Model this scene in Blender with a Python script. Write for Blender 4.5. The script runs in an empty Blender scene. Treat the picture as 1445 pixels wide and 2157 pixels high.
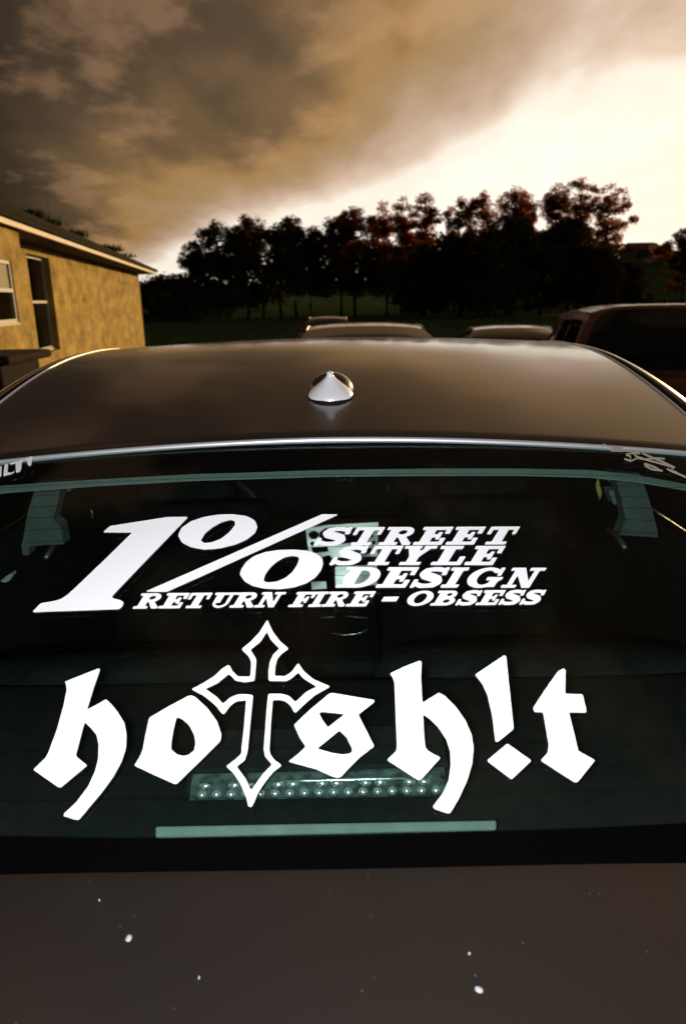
import bpy, bmesh, math, random
from mathutils import Vector, Matrix, noise
from mathutils.geometry import tessellate_polygon

random.seed(7)
SC = bpy.context.scene
COL = SC.collection
rad = math.radians

# ------------------------------------------------------------------ camera
FPX, CAM_H, PITCH, ROLL = 1500.0, 1.49, rad(16.7), rad(1.0)
FW = Vector((0, math.cos(PITCH), -math.sin(PITCH)))
_up = Vector((0, math.sin(PITCH), math.cos(PITCH)))
_rt = Vector((1, 0, 0))
RT = _rt * math.cos(ROLL) - _up * math.sin(ROLL)
UP = _up * math.cos(ROLL) + _rt * math.sin(ROLL)
CAM = Vector((0, 0, CAM_H))
cam_data = bpy.data.cameras.new('camera')
cam = bpy.data.objects.new('camera', cam_data)
COL.objects.link(cam)
cam.matrix_world = Matrix(((RT.x, UP.x, -FW.x, CAM.x), (RT.y, UP.y, -FW.y, CAM.y), (RT.z, UP.z, -FW.z, CAM.z), (0, 0, 0, 1)))
cam_data.sensor_fit = 'VERTICAL'
cam_data.sensor_height = 36.0
cam_data.lens = FPX / 2157 * 36.0
cam_data.clip_start = 0.02
cam_data.clip_end = 5000
SC.camera = cam
cam_data.dof.use_dof = True
cam_data.dof.focus_distance = 0.86
cam_data.dof.aperture_fstop = 8.0

# ------------------------------------------------------------------ world: cloud deck lit by a low sun
SUN_AZ, SUN_EL = rad(34), rad(6.0)
SUN = Vector((math.sin(SUN_AZ) * math.cos(SUN_EL), math.cos(SUN_AZ) * math.cos(SUN_EL), math.sin(SUN_EL)))
GLOW_AZ, GLOW_EL = rad(29), rad(7.0)
GLOW = Vector((math.sin(GLOW_AZ) * math.cos(GLOW_EL), math.cos(GLOW_AZ) * math.cos(GLOW_EL), math.sin(GLOW_EL)))
PUFF_X, PUFF_Y = 2.6, 1.1
W = bpy.data.worlds.new('World')
SC.world = W
W.use_nodes = True
nt = W.node_tree
nt.nodes.clear()
def N(t, **k):
    n = nt.nodes.new(t)
    for a, b in k.items(): setattr(n, a, b)
    return n
def MATH(op, a, b=None, c=None, clamp=False):
    n = N('ShaderNodeMath', operation=op, use_clamp=clamp)
    for i, v in enumerate((a, b, c)):
        if v is None: continue
        if isinstance(v, (int, float)): n.inputs[i].default_value = v
        else: nt.links.new(v, n.inputs[i])
    return n.outputs[0]
tc = N('ShaderNodeTexCoord')
D = tc.outputs['Generated']
sep = N('ShaderNodeSeparateXYZ'); nt.links.new(D, sep.inputs[0])
dot = N('ShaderNodeVectorMath', operation='DOT_PRODUCT'); nt.links.new(D, dot.inputs[0]); dot.inputs[1].default_value = GLOW
ez = MATH('MAXIMUM', sep.outputs[2], 0.0)
den = MATH('ADD', ez, 0.012)                                     # plane of the cloud deck
px = MATH('DIVIDE', sep.outputs[0], den); py = MATH('DIVIDE', sep.outputs[1], den)
den2 = MATH('ADD', ez, 0.16)
comb = N('ShaderNodeCombineXYZ'); nt.links.new(MATH('DIVIDE', sep.outputs[0], den2), comb.inputs[0]); nt.links.new(MATH('DIVIDE', sep.outputs[1], den2), comb.inputs[1])
mp = N('ShaderNodeMapping'); nt.links.new(comb.outputs[0], mp.inputs[0])
mp.inputs['Rotation'].default_value = (0, 0, rad(24)); mp.inputs['Scale'].default_value = (1.25, 0.62, 1)
mp.inputs['Location'].default_value = (3.1, 1.7, 0)
def NOISE(scale, detail, rough, dist):
    n = N('ShaderNodeTexNoise'); nt.links.new(mp.outputs[0], n.inputs['Vector'])
    n.inputs['Scale'].default_value = scale; n.inputs['Detail'].default_value = detail; n.inputs['Roughness'].default_value = rough; n.inputs['Distortion'].default_value = dist
    return MATH('SUBTRACT', n.outputs[0], 0.5)
# the deck ends along a straight line in plan: beyond it the sky is open and bright
q = MATH('MULTIPLY_ADD', px, 0.91, MATH('MULTIPLY', py, 0.41))
q = MATH('ADD', q, MATH('MULTIPLY_ADD', MATH('POWER', MATH('MAXIMUM', dot.outputs['Value'], 0.0), 6.0), 0.25, -0.13))
q = MATH('MINIMUM', q, 3.15); q = MATH('MAXIMUM', q, -2.0)
q = MATH('MULTIPLY_ADD', NOISE(1.1, 5, 0.45, 0.2), 2.2, q)
q = MATH('MULTIPLY_ADD', NOISE(3.4, 8, 0.5, 0.25), 1.05, q)
pos = MATH('MULTIPLY_ADD', q, 0.25, 0.085, clamp=True)
ramp = N('ShaderNodeValToRGB'); nt.links.new(pos, ramp.inputs[0])
cr = ramp.color_ramp
stops = [(0.0, (0.028, 0.017, 0.009)), (0.125, (0.050, 0.030, 0.015)), (0.25, (0.104, 0.062, 0.031)), (0.34, (0.19, 0.110, 0.047)), (0.43, (0.40, 0.225, 0.082)),
         (0.53, (0.44, 0.28, 0.145)), (0.63, (0.58, 0.40, 0.28)), (0.73, (0.82, 0.64, 0.50)), (0.81, (1.05, 0.94, 0.79)), (1.0, (1.22, 1.14, 1.0))]
while len(cr.elements) < len(stops): cr.elements.new(0.5)
for e, (p, c) in zip(cr.elements, stops): e.position = p; e.color = (*c, 1)
fade = N('ShaderNodeMapRange'); nt.links.new(dot.outputs['Value'], fade.inputs[0])
for i_, v_ in enumerate((-0.3, 0.85, 0.30, 1.0)): fade.inputs[i_ + 1].default_value = v_
# separate puffs lower than the deck, catching the warm light on their undersides
pf = N('ShaderNodeTexNoise'); mp2 = N('ShaderNodeMapping'); nt.links.new(comb.outputs[0], mp2.inputs[0]); mp2.inputs['Location'].default_value = (PUFF_X, PUFF_Y, 0); mp2.inputs['Rotation'].default_value = (0, 0, rad(35)); mp2.inputs['Scale'].default_value = (1.0, 0.75, 1)
nt.links.new(mp2.outputs[0], pf.inputs['Vector']); pf.inputs['Scale'].default_value = 2.3; pf.inputs['Detail'].default_value = 9; pf.inputs['Roughness'].default_value = 0.56; pf.inputs['Distortion'].default_value = 0.0
pr_ = N('ShaderNodeMapRange'); pr_.interpolation_type = 'SMOOTHSTEP'; nt.links.new(pf.outputs[0], pr_.inputs[0])
for i_, v_ in enumerate((0.515, 0.635, 0.0, 1.0)): pr_.inputs[i_ + 1].default_value = v_
puff = MATH('MULTIPLY', pr_.outputs[0], MATH('SUBTRACT', 1.0, MATH('MULTIPLY', pos, 1.15), clamp=True))
pc = N('ShaderNodeMix', data_type='RGBA', blend_type='ADD'); nt.links.new(puff, pc.inputs[0]); nt.links.new(ramp.outputs[0], pc.inputs[6]); pc.inputs[7].default_value = (0.20, 0.108, 0.056, 1)
vm = N('ShaderNodeVectorMath', operation='SCALE'); nt.links.new(pc.outputs[2], vm.inputs[0]); nt.links.new(fade.outputs[0], vm.inputs['Scale'])
bg_cloud = N('ShaderNodeBackground'); nt.links.new(vm.outputs[0], bg_cloud.inputs[0]); bg_cloud.inputs[1].default_value = 1.0
sky = N('ShaderNodeTexSky'); sky.sky_type = 'NISHITA'; sky.sun_disc = False
sky.sun_elevation = SUN_EL; sky.sun_rotation = SUN_AZ; sky.dust_density = 4.0
bg_sky = N('ShaderNodeBackground'); nt.links.new(sky.outputs[0], bg_sky.inputs[0]); bg_sky.inputs[1].default_value = 0.06
mixs = N('ShaderNodeMixShader'); mixs.inputs[0].default_value = 0.93
nt.links.new(bg_sky.outputs[0], mixs.inputs[1]); nt.links.new(bg_cloud.outputs[0], mixs.inputs[2])
wo = N('ShaderNodeOutputWorld'); nt.links.new(mixs.outputs[0], wo.inputs[0])

# ------------------------------------------------------------------ sun, and the flash that fired on the camera
sd = bpy.data.lights.new('sun', 'SUN'); sd.energy = 3.6; sd.angle = rad(0.6); sd.color = (1.0, 0.64, 0.27)
so = bpy.data.objects.new('sun', sd); COL.objects.link(so)
so.rotation_euler = SUN.to_track_quat('Z', 'Y').to_euler()
fd = bpy.data.lights.new('camera_flash', 'POINT'); fd.energy = 37.0; fd.shadow_soft_size = 0.018; fd.color = (0.93, 0.96, 1.0)
fo = bpy.data.objects.new('camera_flash', fd); COL.objects.link(fo); fo.location = (-0.022, -0.01, CAM_H + 0.006)

vs = SC.view_settings
vs.view_transform = 'Standard'; vs.look = 'None'; vs.exposure = 0.0; vs.gamma = 1.0; vs.use_curve_mapping = False
SC.cycles.max_bounces = 8
SC.cycles.transparent_max_bounces = 24
SC.cycles.caustics_reflective = False
SC.cycles.caustics_refractive = False
SC.cycles.sample_clamp_indirect = 4.0

# ------------------------------------------------------------------ helpers
def ray(u, v): return RT * ((u - 722.5) / FPX) + UP * ((1078.5 - v) / FPX) + FW
def aty(u, v, Y):
    d = ray(u, v); return CAM + d * (Y / d.y)
def atx(u, v, X):
    d = ray(u, v); return CAM + d * (X / d.x)
def atz(u, v, Z):
    d = ray(u, v); return CAM + d * ((Z - CAM_H) / d.z)

def mat(name, col, rough=0.6, metal=0.0, coat=0.0, coat_rough=0.04, spec=0.5, nscale=None, namp=0.25, bump=0.0, bscale=None, stretch=None, detail=5):
    m = bpy.data.materials.new(name); m.use_nodes = True
    t = m.node_tree; b = t.nodes['Principled BSDF']
    b.inputs['Base Color'].default_value = (*col, 1); b.inputs['Roughness'].default_value = rough
    b.inputs['Metallic'].default_value = metal; b.inputs['Coat Weight'].default_value = coat
    b.inputs['Coat Roughness'].default_value = coat_rough; b.inputs['Specular IOR Level'].default_value = spec
    if nscale or bump:
        c = t.nodes.new('ShaderNodeTexCoord'); mp_ = t.nodes.new('ShaderNodeMapping')
        t.links.new(c.outputs['Object'], mp_.inputs[0])
        if stretch: mp_.inputs['Scale'].default_value = stretch
    if nscale:
        n = t.nodes.new('ShaderNodeTexNoise'); n.inputs['Scale'].default_value = nscale; n.inputs['Detail'].default_value = detail
        n.inputs['Roughness'].default_value = 0.65
        t.links.new(mp_.outputs[0], n.inputs['Vector'])
        r = t.nodes.new('ShaderNodeValToRGB')
        r.color_ramp.elements[0].position = 0.3; r.color_ramp.elements[1].position = 0.72
        r.color_ramp.elements[0].color = (*[x * (1 - namp) for x in col], 1)
        r.color_ramp.elements[1].color = (*[min(1, x * (1 + namp)) for x in col], 1)
        t.links.new(n.outputs[0], r.inputs[0]); t.links.new(r.outputs[0], b.inputs['Base Color'])
    if bump:
        n = t.nodes.new('ShaderNodeTexNoise'); n.inputs['Scale'].default_value = bscale or nscale; n.inputs['Detail'].default_value = 6
        t.links.new(mp_.outputs[0], n.inputs['Vector'])
        bp = t.nodes.new('ShaderNodeBump'); bp.inputs['Strength'].default_value = bump; bp.inputs['Distance'].default_value = 0.02
        t.links.new(n.outputs[0], bp.inputs['Height']); t.links.new(bp.outputs[0], b.inputs['Normal'])
    return m

def leaf_mat(name, col, tcol, tr=0.4):
    m = bpy.data.materials.new(name); m.use_nodes = True; t = m.node_tree; t.nodes.clear()
    o = t.nodes.new('ShaderNodeOutputMaterial'); d = t.nodes.new('ShaderNodeBsdfDiffuse'); l = t.nodes.new('ShaderNodeBsdfTranslucent')
    mx = t.nodes.new('ShaderNodeMixShader'); mx.inputs[0].default_value = tr
    c = t.nodes.new('ShaderNodeTexCoord'); n = t.nodes.new('ShaderNodeTexNoise'); n.inputs['Scale'].default_value = 0.9; n.inputs['Detail'].default_value = 3
    t.links.new(c.outputs['Object'], n.inputs['Vector'])
    r = t.nodes.new('ShaderNodeValToRGB'); r.color_ramp.elements[0].position = 0.35; r.color_ramp.elements[1].position = 0.65
    r.color_ramp.elements[0].color = (*[x * 0.6 for x in col], 1); r.color_ramp.elements[1].color = (*[x * 1.4 for x in col], 1)
    t.links.new(n.outputs[0], r.inputs[0]); t.links.new(r.outputs[0], d.inputs[0])
    l.inputs[0].default_value = (*tcol, 1)
    t.links.new(d.outputs[0], mx.inputs[1]); t.links.new(l.outputs[0], mx.inputs[2]); t.links.new(mx.outputs[0], o.inputs[0])
    return m

def glass_mat(name, tint, ior=1.5):
    m = bpy.data.materials.new(name); m.use_nodes = True; t = m.node_tree; t.nodes.clear()
    o = t.nodes.new('ShaderNodeOutputMaterial'); a = t.nodes.new('ShaderNodeBsdfTransparent'); gl = t.nodes.new('ShaderNodeBsdfGlossy')
    ge = t.nodes.new('ShaderNodeNewGeometry'); dp = t.nodes.new('ShaderNodeVectorMath'); dp.operation = 'DOT_PRODUCT'
    t.links.new(ge.outputs['Normal'], dp.inputs[0]); t.links.new(ge.outputs['Incoming'], dp.inputs[1])
    def mm(op, x, y=None):
        n = t.nodes.new('ShaderNodeMath'); n.operation = op
        for i, v in enumerate((x, y)):
            if v is None: continue
            if isinstance(v, (int, float)): n.inputs[i].default_value = v
            else: t.links.new(v, n.inputs[i])
        return n.outputs[0]
    r0 = ((ior - 1) / (ior + 1)) ** 2                            # Schlick, the same from both sides of the pane
    sch = mm('ADD', mm('MULTIPLY', mm('POWER', mm('SUBTRACT', 1.0, mm('ABSOLUTE', dp.outputs['Value'])), 5.0), 1 - r0), r0)
    mx = t.nodes.new('ShaderNodeMixShader'); a.inputs[0].default_value = (*tint, 1); gl.inputs['Roughness'].default_value = 0.01
    t.links.new(sch, mx.inputs[0]); t.links.new(a.outputs[0], mx.inputs[1]); t.links.new(gl.outputs[0], mx.inputs[2]); t.links.new(mx.outputs[0], o.inputs[0])
    return m

M = {}
def car_paint(name, col, metal=0.35, rough=0.42):
    m = mat(name, col, rough=rough, metal=metal, coat=1.0, coat_rough=0.03)
    t = m.node_tree; b = t.nodes['Principled BSDF']            # faint dust film and orange peel
    c = t.nodes.new('ShaderNodeTexCoord')
    n = t.nodes.new('ShaderNodeTexNoise'); n.inputs['Scale'].default_value = 9; n.inputs['Detail'].default_value = 8
    t.links.new(c.outputs['Object'], n.inputs['Vector'])
    r = t.nodes.new('ShaderNodeMapRange'); r.inputs[1].default_value = 0.3; r.inputs[2].default_value = 0.75; r.inputs[3].default_value = 0.07; r.inputs[4].default_value = 0.20
    t.links.new(n.outputs[0], r.inputs[0]); t.links.new(r.outputs[0], b.inputs['Coat Roughness'])
    vo = t.nodes.new('ShaderNodeTexVoronoi'); vo.inputs['Scale'].default_value = 130
    t.links.new(c.outputs['Object'], vo.inputs['Vector'])
    vr = t.nodes.new('ShaderNodeMapRange'); vr.inputs[1].default_value = 0.05; vr.inputs[2].default_value = 0.13; vr.inputs[3].default_value = 1.0; vr.inputs[4].default_value = 0.0
    t.links.new(vo.outputs['Distance'], vr.inputs[0])
    sp = t.nodes.new('ShaderNodeSeparateColor'); t.links.new(vo.outputs['Color'], sp.inputs[0])
    gt = t.nodes.new('ShaderNodeMath'); gt.operation = 'GREATER_THAN'; gt.inputs[1].default_value = 0.90; t.links.new(sp.outputs[0], gt.inputs[0])
    ml = t.nodes.new('ShaderNodeMath'); ml.operation = 'MULTIPLY'; t.links.new(gt.outputs[0], ml.inputs[0]); t.links.new(vr.outputs[0], ml.inputs[1])
    cmx = t.nodes.new('ShaderNodeMix'); cmx.data_type = 'RGBA'; cmx.inputs[6].default_value = (*col, 1); cmx.inputs[7].default_value = (0.075, 0.072, 0.07, 1)
    t.links.new(ml.outputs[0], cmx.inputs[0]); t.links.new(cmx.outputs[2], b.inputs['Base Color'])
    mtm = t.nodes.new('ShaderNodeMath'); mtm.operation = 'MULTIPLY_ADD'; mtm.inputs[1].default_value = -metal; mtm.inputs[2].default_value = metal
    t.links.new(ml.outputs[0], mtm.inputs[0]); t.links.new(mtm.outputs[0], b.inputs['Metallic'])
    n2 = t.nodes.new('ShaderNodeTexNoise'); n2.inputs['Scale'].default_value = 600; n2.inputs['Detail'].default_value = 2
    t.links.new(c.outputs['Object'], n2.inputs['Vector'])
    bp = t.nodes.new('ShaderNodeBump'); bp.inputs['Strength'].default_value = 0.05; bp.inputs['Distance'].default_value = 0.001
    t.links.new(n2.outputs[0], bp.inputs['Height']); t.links.new(bp.outputs[0], b.inputs['Normal'])
    return m
M['paint'] = car_paint('bronze_grey_paint', (0.102, 0.083, 0.072), 0.9, 0.36)
M['paint_white'] = car_paint('silver_paint', (0.60, 0.54, 0.48), 0.5)
M['paint_red'] = car_paint('dark_red_paint', (0.19, 0.07, 0.055))
M['paint_maroon'] = car_paint('maroon_paint', (0.085, 0.03, 0.024))
M['paint_sky_sheen'] = car_paint('sky_sheen_on_red', (0.66, 0.54, 0.52), 0.15)  # bright sky reflection on the wagon's roof, put in as a pale colour
M['paint_rust'] = car_paint('brown_red_paint', (0.14, 0.035, 0.015))
M['black'] = mat('black_rubber', (0.006, 0.005, 0.005), 0.75, spec=0.2)
M['gloss_black'] = mat('black_glass', (0.008, 0.009, 0.009), 0.05, spec=0.5)
M['wire'] = mat('heater_wire_brown', (0.008, 0.004, 0.003), 0.9, spec=0.0)
M['frit'] = mat('black_ceramic', (0.0015, 0.0013, 0.0013), 0.9, spec=0.0)
M['trim'] = mat('satin_trim_and_highlight', (0.75, 0.76, 0.80), 0.42, metal=0.6)
M['vinyl'] = mat('white_vinyl', (0.90, 0.90, 0.92), 0.5, spec=0.25)
M['beige_vinyl'] = mat('beige_vinyl', (0.42, 0.36, 0.28), 0.6, spec=0.2)
M['fin'] = mat('silver_antenna_paint', (0.90, 0.90, 0.93), 0.35, metal=0.1, coat=0.6)
M['interior'] = mat('dark_interior_plastic', (0.018, 0.019, 0.018), 0.7, spec=0.2, nscale=60, namp=0.3)
M['seat'] = mat('dark_seat_cloth', (0.017, 0.019, 0.0185), 0.9, spec=0.1, nscale=14, namp=0.5, bump=0.3, bscale=90)
M['pillar'] = mat('grey_pillar_cloth', (0.12, 0.125, 0.12), 0.9, spec=0.1, nscale=25, namp=0.18)
M['lining'] = mat('pale_headlining', (0.20, 0.22, 0.21), 0.85, spec=0.1, nscale=40, namp=0.12)
M['lens'] = mat('clear_lens', (0.085, 0.105, 0.10), 0.12, spec=0.8, nscale=70, namp=0.8, detail=2)
M['led'] = mat('led_chrome', (0.92, 0.95, 0.95), 0.22, metal=0.8)
M['steel'] = mat('brushed_metal', (0.82, 0.70, 0.67), 0.38, metal=0.85, nscale=18, namp=0.25, stretch=(1, 1, 6))
M['yellow'] = mat('yellow_ribbon', (0.55, 0.45, 0.12), 0.6)
M['tyre'] = mat('tyre_rubber', (0.012, 0.012, 0.012), 0.85)
M['rim'] = mat('alloy_rim', (0.45, 0.45, 0.46), 0.3, metal=0.9)
M['red_lens'] = mat('red_lens', (0.16, 0.008, 0.006), 0.15, coat=1)
M['clear_lamp'] = mat('headlamp_lens', (0.5, 0.5, 0.5), 0.1, metal=0.4, coat=1)
M['glass'] = glass_mat('green_tint_glass', (0.80, 0.905, 0.875))
M['dark_glass'] = mat('dark_car_glass', (0.012, 0.014, 0.012), 0.04, spec=0.55)
M['smoke_glass'] = glass_mat('smoked_side_glass', (0.82, 0.82, 0.74))
M['pane'] = glass_mat('window_pane', (0.95, 0.96, 0.94), 1.5)
M['stucco'] = mat('yellow_stucco', (0.41, 0.295, 0.10), 0.95, spec=0.1, nscale=5.0, namp=0.5, bump=1.0, bscale=22, stretch=(1, 0.36, 0.85), detail=10)
M['white_wood'] = mat('cream_painted_wood', (0.72, 0.64, 0.5), 0.6, nscale=3, namp=0.1)
M['frame'] = mat('white_window_frame', (0.44, 0.43, 0.41), 0.5)
M['sky_glare'] = mat('cream_sky_glare', (0.88, 0.82, 0.66), 0.9)  # colour of the bright sky mirrored in the upper sash
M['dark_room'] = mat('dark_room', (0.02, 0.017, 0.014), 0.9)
M['shingle'] = mat('dark_shingle', (0.016, 0.012, 0.010), 0.95, spec=0.1, nscale=7, namp=0.5, bump=0.6, bscale=30)
M['soffit'] = mat('brown_soffit', (0.035, 0.025, 0.018), 0.9)
M['bark'] = mat('bark', (0.045, 0.034, 0.026), 0.95, spec=0.1, nscale=4, namp=0.5, bump=0.8, bscale=12, stretch=(1, 1, 0.25))
M['leaf_open'] = leaf_mat('backlit_leaves', (0.046, 0.036, 0.018), (0.55, 0.145, 0.025), 0.45)  # red backlight and halation put into the translucent colour
M['leaf_mid'] = leaf_mat('thin_crown_leaves', (0.075, 0.064, 0.040), (0.15, 0.06, 0.016), 0.3)
M['leaf_green'] = leaf_mat('oak_leaves', (0.085, 0.078, 0.050), (0.10, 0.06, 0.02), 0.2)
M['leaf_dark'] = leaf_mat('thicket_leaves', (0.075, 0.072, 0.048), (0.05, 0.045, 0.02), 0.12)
M['leaf_weed'] = leaf_mat('weed_leaves', (0.045, 0.07, 0.03), (0.06, 0.09, 0.03), 0.25)
M['grass'] = mat('field_grass', (0.075, 0.12, 0.06), 1.0, spec=0.0, nscale=0.35, namp=0.45, bump=1.0, bscale=6)
M['blade'] = leaf_mat('grass_blades', (0.075, 0.12, 0.055), (0.09, 0.12, 0.035), 0.25)
M['asphalt'] = mat('worn_asphalt', (0.05, 0.047, 0.044), 0.95, spec=0.2, nscale=3, namp=0.3, bump=0.5, bscale=90)
M['fence_wood'] = mat('weathered_fence_wood', (0.05, 0.04, 0.032), 0.9, nscale=5, namp=0.4)
M['box'] = mat('dark_brown_plastic', (0.022, 0.016, 0.012), 0.9, spec=0.1, nscale=6, namp=0.25)
M['far_wall'] = mat('far_house_wall', (0.30, 0.24, 0.19), 0.9)
M['far_roof'] = mat('far_pale_roof', (0.22, 0.17, 0.13), 0.9, nscale=2, namp=0.2)
M['far_roof_red'] = mat('far_red_roof', (0.13, 0.045, 0.025), 0.9, nscale=2, namp=0.2)
M['fleck'] = mat('chalky_white', (0.34, 0.36, 0.38), 0.8)
M['plate'] = mat('number_plate_white', (0.7, 0.7, 0.7), 0.5)

def link(name, mesh, parent=None, m=None):
    o = bpy.data.objects.new(name, mesh); COL.objects.link(o)
    if parent is not None: o.parent = parent
    if m is not None and not mesh.materials: mesh.materials.append(m)
    return o
def meshobj(name, verts, faces, m, parent=None, smooth=False):
    me = bpy.data.meshes.new(name); me.from_pydata([tuple(v) for v in verts], [], faces); me.update()
    if smooth: me.polygons.foreach_set('use_smooth', [True] * len(me.polygons))
    return link(name, me, parent, m)
def bmobj(name, bm, m, parent=None, smooth=False):
    me = bpy.data.meshes.new(name); bm.to_mesh(me); bm.free()
    if smooth: me.polygons.foreach_set('use_smooth', [True] * len(me.polygons))
    return link(name, me, parent, m)
def tag(o, label, cat, group=None):
    o['label'] = label; o['category'] = cat
    if group: o['group'] = group
    return o
def empty(name, loc=(0, 0, 0), rz=0, parent=None, rx=0):
    o = bpy.data.objects.new(name, None); COL.objects.link(o); o.location = loc; o.rotation_euler = (rx, 0, rz)
    o.empty_display_size = 0.1
    if parent is not None: o.parent = parent
    return o

class MB:
    """verts/faces collector"""
    def __init__(s): s.v = []; s.f = []
    def quad(s, a, b, c, d):
        n = len(s.v); s.v += [a, b, c, d]; s.f.append((n, n + 1, n + 2, n + 3))
    def box(s, c, sz, ax=None):
        X, Y, Z = ax if ax else (Vector((1, 0, 0)), Vector((0, 1, 0)), Vector((0, 0, 1)))
        c = Vector(c); n = len(s.v)
        for dz in (-.5, .5):
            for dx, dy in ((-.5, -.5), (.5, -.5), (.5, .5), (-.5, .5)):
                s.v.append(c + X * dx * sz[0] + Y * dy * sz[1] + Z * dz * sz[2])
        s.f += [tuple(n + i for i in q) for q in ((3, 2, 1, 0), (4, 5, 6, 7), (0, 1, 5, 4), (1, 2, 6, 5), (2, 3, 7, 6), (3, 0, 4, 7))]
    def grid(s, rows, flip=False):
        n = len(s.v); w = len(rows[0])
        for r in rows: s.v += [Vector(p) for p in r]
        for i in range(len(rows) - 1):
            for j in range(w - 1):
                q = (n + i * w + j, n + i * w + j + 1, n + (i + 1) * w + j + 1, n + (i + 1) * w + j)
                s.f.append(q[::-1] if flip else q)
    def tube(s, pts, r, k=6, caps=True):
        pts = [Vector(p) for p in pts]; n0 = len(s.v)
        for i, p in enumerate(pts):
            t = (pts[min(i + 1, len(pts) - 1)] - pts[max(i - 1, 0)])
            t = t.normalized() if t.length > 1e-9 else Vector((0, 0, 1))
            a = t.cross(Vector((0, 0, 1)));
            if a.length < 1e-3: a = t.cross(Vector((0, 1, 0)))
            a.normalize(); b = t.cross(a)
            rr = r[i] if isinstance(r, (list, tuple)) else r
            for j in range(k):
                an = 2 * math.pi * j / k; s.v.append(p + a * math.cos(an) * rr + b * math.sin(an) * rr)
        for i in range(len(pts) - 1):
            for j in range(k):
                s.f.append((n0 + i * k + j, n0 + i * k + (j + 1) % k, n0 + (i + 1) * k + (j + 1) % k, n0 + (i + 1) * k + j))
        if caps:
            s.f.append(tuple(n0 + j for j in range(k))[::-1]); e = n0 + (len(pts) - 1) * k
            s.f.append(tuple(e + j for j in range(k)))
    def lathe(s, prof, k=24, c=(0, 0, 0), sx=1, sy=1, axis='z'):
        n0 = len(s.v); c = Vector(c)
        for (r, z) in prof:
            for j in range(k):
                a = 2 * math.pi * j / k; p = (r * math.cos(a) * sx, r * math.sin(a) * sy, z)
                if axis == 'x': p = (p[2], p[0], p[1])
                if axis == 'y': p = (p[0], p[2], p[1])
                s.v.append(c + Vector(p))
        for i in range(len(prof) - 1):
            for j in range(k):
                s.f.append((n0 + i * k + j, n0 + i * k + (j + 1) % k, n0 + (i + 1) * k + (j + 1) % k, n0 + (i + 1) * k + j))
    def build(s, name, m, parent=None, smooth=False): return meshobj(name, s.v, s.f, m, parent, smooth)

def panel(name, pts, m, parent, thick, nrm=None):
    """flat polygon (3-D points) given a thickness along its normal (away from nrm side)"""
    pts = [Vector(p) for p in pts]
    if nrm is None: nrm = (pts[1] - pts[0]).cross(pts[2] - pts[0]).normalized()
    n = len(pts); v = pts + [p + nrm * thick for p in pts]
    f = [tuple(range(n))[::-1], tuple(range(n, 2 * n))] + [(i, (i + 1) % n, n + (i + 1) % n, n + i) for i in range(n)]
    return meshobj(name, v, f, m, parent)

def bevel(o, w, seg=2):
    md = o.modifiers.new('bevel', 'BEVEL'); md.width = w; md.segments = seg; md.limit_method = 'ANGLE'; md.angle_limit = rad(40)
    return o

# ------------------------------------------------------------------ ground
def sstep(a, b, x):
    t = min(1, max(0, (x - a) / (b - a))); return t * t * (3 - 2 * t)
def gz(x, y):
    z = -0.04 * min(max(y - 3, 0), 12)
    z += sstep(84, 175, y) * (2.2 + 8.5 * sstep(18, 85, x)) + 0.8 * sstep(20, 60, x) * sstep(60, 90, y)
    z += sstep(200, 420, y) * 8
    if y > 26: z += 0.10 * noise.noise(Vector((x * 0.06, y * 0.06, 0)))
    return z
def axis_vals(spec):
    out = []
    for a, b, s in spec:
        n = max(1, int(round((b - a) / s)))
        out += [a + (b - a) * i / n for i in range(n)]
    return out + [spec[-1][1]]
xs = axis_vals([(-3000, -400, 650), (-400, -120, 70), (-120, 160, 5), (160, 400, 60), (400, 3000, 650)])
ys = axis_vals([(-400, -20, 95), (-20, 0, 10), (0, 30, 1.5), (30, 200, 4), (200, 440, 30), (440, 3000, 500)])
mb = MB(); mb.grid([[(x, y, gz(x, y)) for x in xs] for y in ys])
g_ = mb.build('ground', M['grass'], None, True); g_['kind'] = 'structure'
mb = MB(); px_ = axis_vals([(-4.3, 12, 1.6)]); py_ = axis_vals([(-8, 0, 2), (0, 24, 1.5)])
mb.grid([[(x, y, gz(x, y) + 0.006) for x in px_] for y in py_])
o = mb.build('parking_area', M['asphalt'], None, True); o['kind'] = 'structure'
# blades of grass over the visible part of the field
mb = MB()
rg = random.Random(3)
for i in range(26000):
    y = 26 + 56 * rg.random() ** 0.8; x = (-0.36 + 0.90 * rg.random()) * y
    b = Vector((x, y, gz(x, y) - 0.01)); hgt = rg.uniform(0.10, 0.30); a = rg.uniform(0, 6.28); w = rg.uniform(0.012, 0.03)
    d = Vector((math.cos(a), math.sin(a), 0)); lean = Vector((rg.uniform(-.1, .1), rg.uniform(-.1, .1), 0))
    n = len(mb.v); mb.v += [b - d * w, b + d * w, b + lean + Vector((0, 0, hgt))]; mb.f.append((n, n + 1, n + 2))
o = mb.build('grass', M['blade']); o['kind'] = 'stuff'

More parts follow.
